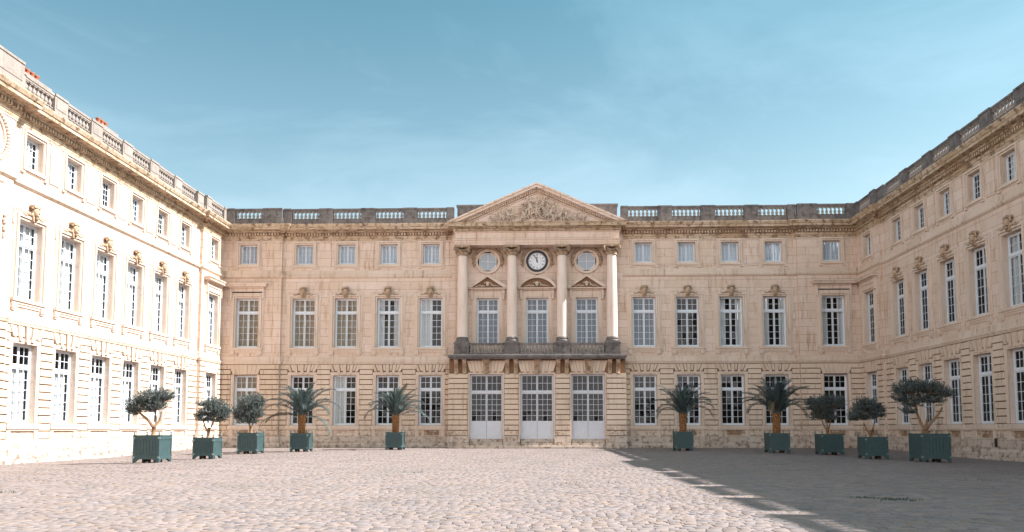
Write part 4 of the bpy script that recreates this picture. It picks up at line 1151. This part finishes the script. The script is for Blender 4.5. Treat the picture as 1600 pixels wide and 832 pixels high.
def palm_tree(loc, label, seed, fronds, th=1.15, sc_=1.0, dead=()):
    r = np.random.default_rng(seed); t = empty('palm_tree', loc); tag(t, label, 'palm tree', 'potted palm trees')
    tb = MB()
    n = 12; tb.tube([(0, 0, th * i / n) for i in range(n + 1)], [(.16 + .05 * (i / n)) for i in range(n + 1)], 12)
    for i in range(15):              # old leaf bases in spirals
        for k in range(8):
            a = 2 * math.pi * (k / 8 + i * .47) + r.normal(0, .12); z = .04 + th * i / 15; rr_ = .165 + .05 * z / th
            q = Vector((math.cos(a), math.sin(a), 0)); p = q * rr_ + Vector((0, 0, z))
            tb.tube([p, p + q * .05 + Vector((0, 0, .07)), p + q * (.085 + .02 * r.random()) + Vector((0, 0, .15))], [.05, .045, .02], 5)
    link('trunk', tb.mesh('palm_trunk', ['palmbark']), t)
    quads = []; tones = []; live = quads; deadq = []; deadt = []
    rb = MB()
    for fi, (az, el, L, droop) in enumerate(fronds):
        quads, tones_ = (deadq, deadt) if fi in dead else (live, tones)
        az += r.normal(0, .06); d = np.array([math.cos(az), math.sin(az), 0]); pts = []
        p = np.array([0, 0, th - .05]) + d * .12; e = el; ns = 22
        for i in range(ns + 1):
            pts.append(p.copy()); p = p + (d * math.cos(e) + np.array([0, 0, math.sin(e)])) * L / ns
            e -= droop / ns * (.35 + 1.3 * i / ns)
        side = np.array([-d[1], d[0], 0]); tone = float(np.clip(r.normal(.45, .22), 0, 1))
        rb.tube([tuple(q) for q in pts[::3]], [.032 * (1 - .8 * i / (len(pts[::3]) - 1)) for i in range(len(pts[::3]))], 5)
        m = int(L * 38)
        for i in range(m):
            s = .10 + .90 * i / m; f = s * ns; k = min(int(f), ns - 1); b = pts[k] + (pts[k + 1] - pts[k]) * (f - k)
            tg = pts[k + 1] - pts[k]; tg /= np.linalg.norm(tg); up = np.cross(side, tg); up = up if up[2] > 0 else -up
            ll = (.10 + .44 * math.sin(math.pi * min(1, .06 + s * .86))) * r.uniform(.85, 1.1) * sc_
            for sd_ in (-1, 1):
                dv = side * sd_ * .62 + tg * (.65 + .4 * s) + up * r.uniform(-.1, .45); dv /= np.linalg.norm(dv)
                end = b + dv * ll + np.array([0, 0, -.10 * ll]); wv = tg * .021
                mid = b + dv * ll * .5
                quads.append([b - wv * .5, mid - wv, end, mid + wv]); tones_.append(float(np.clip(tone + r.normal(0, .22), 0, 1)))
    if deadq: link('dead_fronds', leaves_mesh('dead_fronds', 'deadpalm', deadq, deadt), t)
    me = leaves_mesh('palm_crown', 'palm', live, tones)
    link('crown', me, t); link('leaf_stalks', rb.mesh('leaf_stalks', ['palm']), t)
    return t
def frond_set(seed, extra=(), n=27, L=3.15):
    r = random.Random(seed); out = []
    for i in range(n):
        t = i / n; el = R(88 - 48 * t ** 1.2); az = i * 2.39996 + r.uniform(-.2, .2)
        out.append((az, el + r.uniform(-.08, .08), L * r.uniform(.80, 1.10) * (.80 + .20 * min(1, t * 2)), .80 + 1.35 * t + r.uniform(-.25, .3)))
    return out + list(extra)

TUBS = [ # x, yfront, z, width, height
 (-20.76, -28.80, -.15, 1.44, 1.50), (-19.68, -24.18, -.12, 1.26, 1.28), (-20.56, -14.93, -.11, 1.44, 1.52),
 (-17.79, -11.93, -.04, 1.34, 1.40), (-11.42, -7.77, 0, 1.36, 1.42), (11.40, -9.87, 0, 1.36, 1.48),
 (17.46, -13.87, -.04, 1.44, 1.42), (20.57, -15.62, -.12, 1.48, 1.45), (20.86, -22.21, -.15, 1.34, 1.34), (22.77, -25.57, -.20, 1.62, 1.62)]
TL = ['green planter box nearest the left wing, holding an olive tree with a forked trunk', 'small green planter box second from the left edge, under a round olive',
      'green planter box in front of the left corner, under an upright olive', 'green planter box under the palm beside the left corner bay',
      'green planter box under the palm just left of the entrance doors', 'green planter box in shade under the palm just right of the entrance doors',
      'green planter box in shade under the wide palm farthest right', 'shaded green planter box under a fan shaped olive, next to the palms',
      'shaded green planter box second from the right, under a small olive', 'largest shaded green planter box, under the wide olive on the right']
for (x, y, z, w_, h_), l in zip(TUBS, TL): make_tub(x, y, z, w_, h_, l)
def tub_top(i): x, y, z, w_, h_ = TUBS[i]; return (x, y + w_ / 2, z + h_ - .10)

PXM = [29.3, 26.4, 22.0, 20.9, 19.5, 20.2, 21.6, 22.3, 25.3, 27.2]
def LB(i, cx, cy, items, base):
    """crown lobes measured on the photo relative to the tub, turned into metres"""
    s = PXM[i] * .985; out = []
    h_ = TUBS[i][4] - .10
    for k, (u, v, ru, rv) in enumerate(items):
        dy = (.35 if k % 2 else -.35) * (ru / s) * (.5 + .5 * ((k * 7) % 3) / 2)
        out.append(((u - cx) / s, dy, (base - v) / s - h_, ru / s * 1.12, ru / s * 1.05, rv / s * 1.2))
    return out
def TR(*segs): return segs
olive_tree('olive_tree', tub_top(0), LB(0, 236, 723, [(209, 634, 13, 12), (222, 625, 14, 11), (236, 621, 13, 10), (248, 620, 12, 9), (243, 633, 12, 9), (257, 618, 7, 6), (203, 642, 7, 8), (229, 638, 10, 7)], 723),
  TR(([(.0, 0, 0), (.02, 0, .35), (.03, .02, .55)], [.12, .10, .11]), ([(.02, 0, .5), (-.28, .0, .9), (-.62, -.03, 1.18), (-.85, 0, 1.4)], [.09, .08, .065, .04]), ([(.05, 0, .5), (.14, .04, .95), (.05, .03, 1.5)], [.05, .04, .03]), ([(.06, 0, .55), (.30, .05, .9), (.40, .02, 1.35)], [.08, .06, .04])),
  'olive tree with a forked orange trunk, nearest the sunlit left wing', 1, 0)
olive_tree('olive_tree', tub_top(1), LB(1, 318, 718, [(330, 638, 14, 11), (318, 645, 13, 10), (340, 648, 11, 9), (323, 632, 9, 7), (311, 655, 9, 6), (303, 632, 5, 3.5), (334, 655, 11, 7), (347, 642, 6, 6), (303, 650, 5, 3)], 718),
  TR(([(.0, 0, 0), (.03, .02, .45), (.06, .0, .7)], [.10, .085, .08]), ([(.04, 0, .4), (.2, .04, .8), (.35, 0, 1.2)], [.06, .05, .03]), ([(.02, 0, .4), (-.2, -.02, .8), (-.3, 0, 1.1)], [.055, .045, .03]), ([(-.2, 0, .9), (-.5, .02, 1.3), (-.55, 0, 1.8)], [.03, .02, .015])),
  'low round olive tree with one stray twig, second from the left', 2, 0)
olive_tree('olive_tree', tub_top(2), LB(2, 386, 710, [(379, 632, 12, 11), (392, 630, 10, 10), (370, 645, 10, 9), (385, 648, 13, 9), (396, 645, 8, 10), (365, 652, 6, 6), (382, 658, 11, 6), (399, 632, 5, 6)], 710),
  TR(([(.0, 0, 0), (-.03, 0, .3), (-.06, 0, .55)], [.12, .10, .09]), ([(-.05, 0, .4), (-.25, .03, .9), (-.3, 0, 1.4)], [.06, .05, .03]), ([(0, 0, .4), (.12, .03, .9), (.2, 0, 1.5)], [.06, .05, .03])),
  'tall upright dense olive tree in front of the left corner', 3, 0, 1.2)
olive_tree('olive_tree', tub_top(7), LB(7, 1302, 712, [(1284, 637, 12, 10), (1297, 642, 13, 12), (1311, 633, 11, 9), (1290, 652, 11, 8), (1304, 655, 9, 6), (1318, 637, 6, 7), (1275, 632, 6, 5), (1298, 627, 8, 5)], 712),
  TR(([(-.05, 0, 0), (-.08, .02, .35)], [.12, .10]), ([(-.08, 0, .3), (-.35, .03, .75), (-.5, 0, 1.3)], [.06, .05, .03]), ([(-.06, 0, .3), (.1, .03, .8), (.3, 0, 1.4)], [.06, .05, .03]), ([(-.08, 0, .3), (-.12, -.05, .8), (-.1, 0, 1.5)], [.06, .05, .03])),
  'dark fan shaped olive tree beside the rightmost palm', 4, 0, 1.15)
olive_tree('olive_tree', tub_top(8), LB(8, 1371, 718, [(1358, 637, 12, 9), (1368, 640, 13, 10), (1348, 650, 10, 7), (1362, 653, 12, 7), (1378, 650, 9, 8), (1385, 643, 6, 5), (1343, 656, 6, 4)], 718),
  TR(([(-.1, 0, 0), (-.12, 0, .3)], [.12, .11]), ([(-.12, 0, .15), (.05, .03, .5), (.15, 0, 1.0)], [.09, .06, .03]), ([(-.14, 0, .2), (-.35, .02, .6), (-.5, 0, .95)], [.07, .05, .03])),
  'small dark olive tree in front of the right corner pavilion', 5, 0, 1.15)
olive_tree('olive_tree', tub_top(9), LB(9, 1464, 723, [(1432, 612, 14, 11), (1448, 608, 13, 9), (1464, 611, 14, 10), (1480, 615, 13, 10), (1493, 619, 8, 7), (1425, 625, 10, 9), (1440, 632, 12, 8), (1456, 626, 12, 8), (1473, 628, 12, 7), (1436, 645, 9, 5), (1418, 612, 6, 7)], 723),
  TR(([(-.2, 0, 0), (-.22, 0, .35)], [.16, .13]), ([(-.22, 0, .3), (-.45, .03, .75), (-.65, 0, 1.3), (-.7, 0, 1.7)], [.09, .08, .06, .04]), ([(-.18, 0, .3), (.2, .02, .8), (.6, 0, 1.25), (.8, 0, 1.6)], [.09, .08, .06, .04]), ([(-.2, 0, .3), (-.05, .05, .9), (.0, 0, 1.5)], [.08, .06, .04])),
  'widest olive tree, spreading flat crown on a forked trunk in the right shade', 6, 0)
palm_tree(tub_top(3), 'sunlit palm with long drooping lower fronds near the left corner', 11, frond_set(11, [(R(195), R(10), 3.0, 1.0), (R(-15), R(2), 2.9, 1.7), (R(180), R(18), 2.9, 1.4)]), 1.45, dead=(27, 25))
palm_tree(tub_top(4), 'sunlit palm in front of the windows left of the entrance', 12, frond_set(12, [(R(5), R(25), 2.8, 1.5)]), 1.45)
palm_tree(tub_top(5), 'dark palm just right of the entrance, at the edge of the shadow', 13, frond_set(13), 1.45, dead=(26,))
palm_tree(tub_top(6), 'dark wide palm farthest right among the palms', 14, frond_set(14, n=30, L=3.35), 1.5, dead=(28,))

# moss and weeds in the joints of the court
def weeds():
    r = np.random.default_rng(8); quads = []; tones = []
    for (cx, cy, rx, ry, n) in ((9.2, -51.5, .5, .4, 240), (8.6, -51.0, .3, .25, 90), (-4.5, -40, .9, .5, 30), (2.0, -46, 1.6, .5, 60), (-5, -35, .4, .4, 15), (15, -44, 1.2, .6, 50), (-14, -50, .8, .3, 90), (12, -33, 1.5, .8, 80), (19, -38, 1.5, .8, 60)):
        for i in range(n):
            x, y = cx + r.normal() * rx * .5, cy + r.normal() * ry * .5; z = float(gz(np.array(x), np.array(y))) - .03
            a = r.uniform(0, 6.28); d = np.array([math.cos(a), math.sin(a), 0]); s = np.array([-d[1], d[0], 0]); L = r.uniform(.02, .06)
            b = np.array([x, y, z]); quads.append([b - s * .008, b + s * .008, b + d * L + s * .01 + [0, 0, L * 1.3], b + d * L - s * .01 + [0, 0, L * 1.3]]); tones.append(r.random())
    tag(link('weeds', leaves_mesh('weeds', 'weed', quads, tones)), 'small green weeds and moss in the joints between the cobbles', 'weeds', kind='stuff')
weeds()
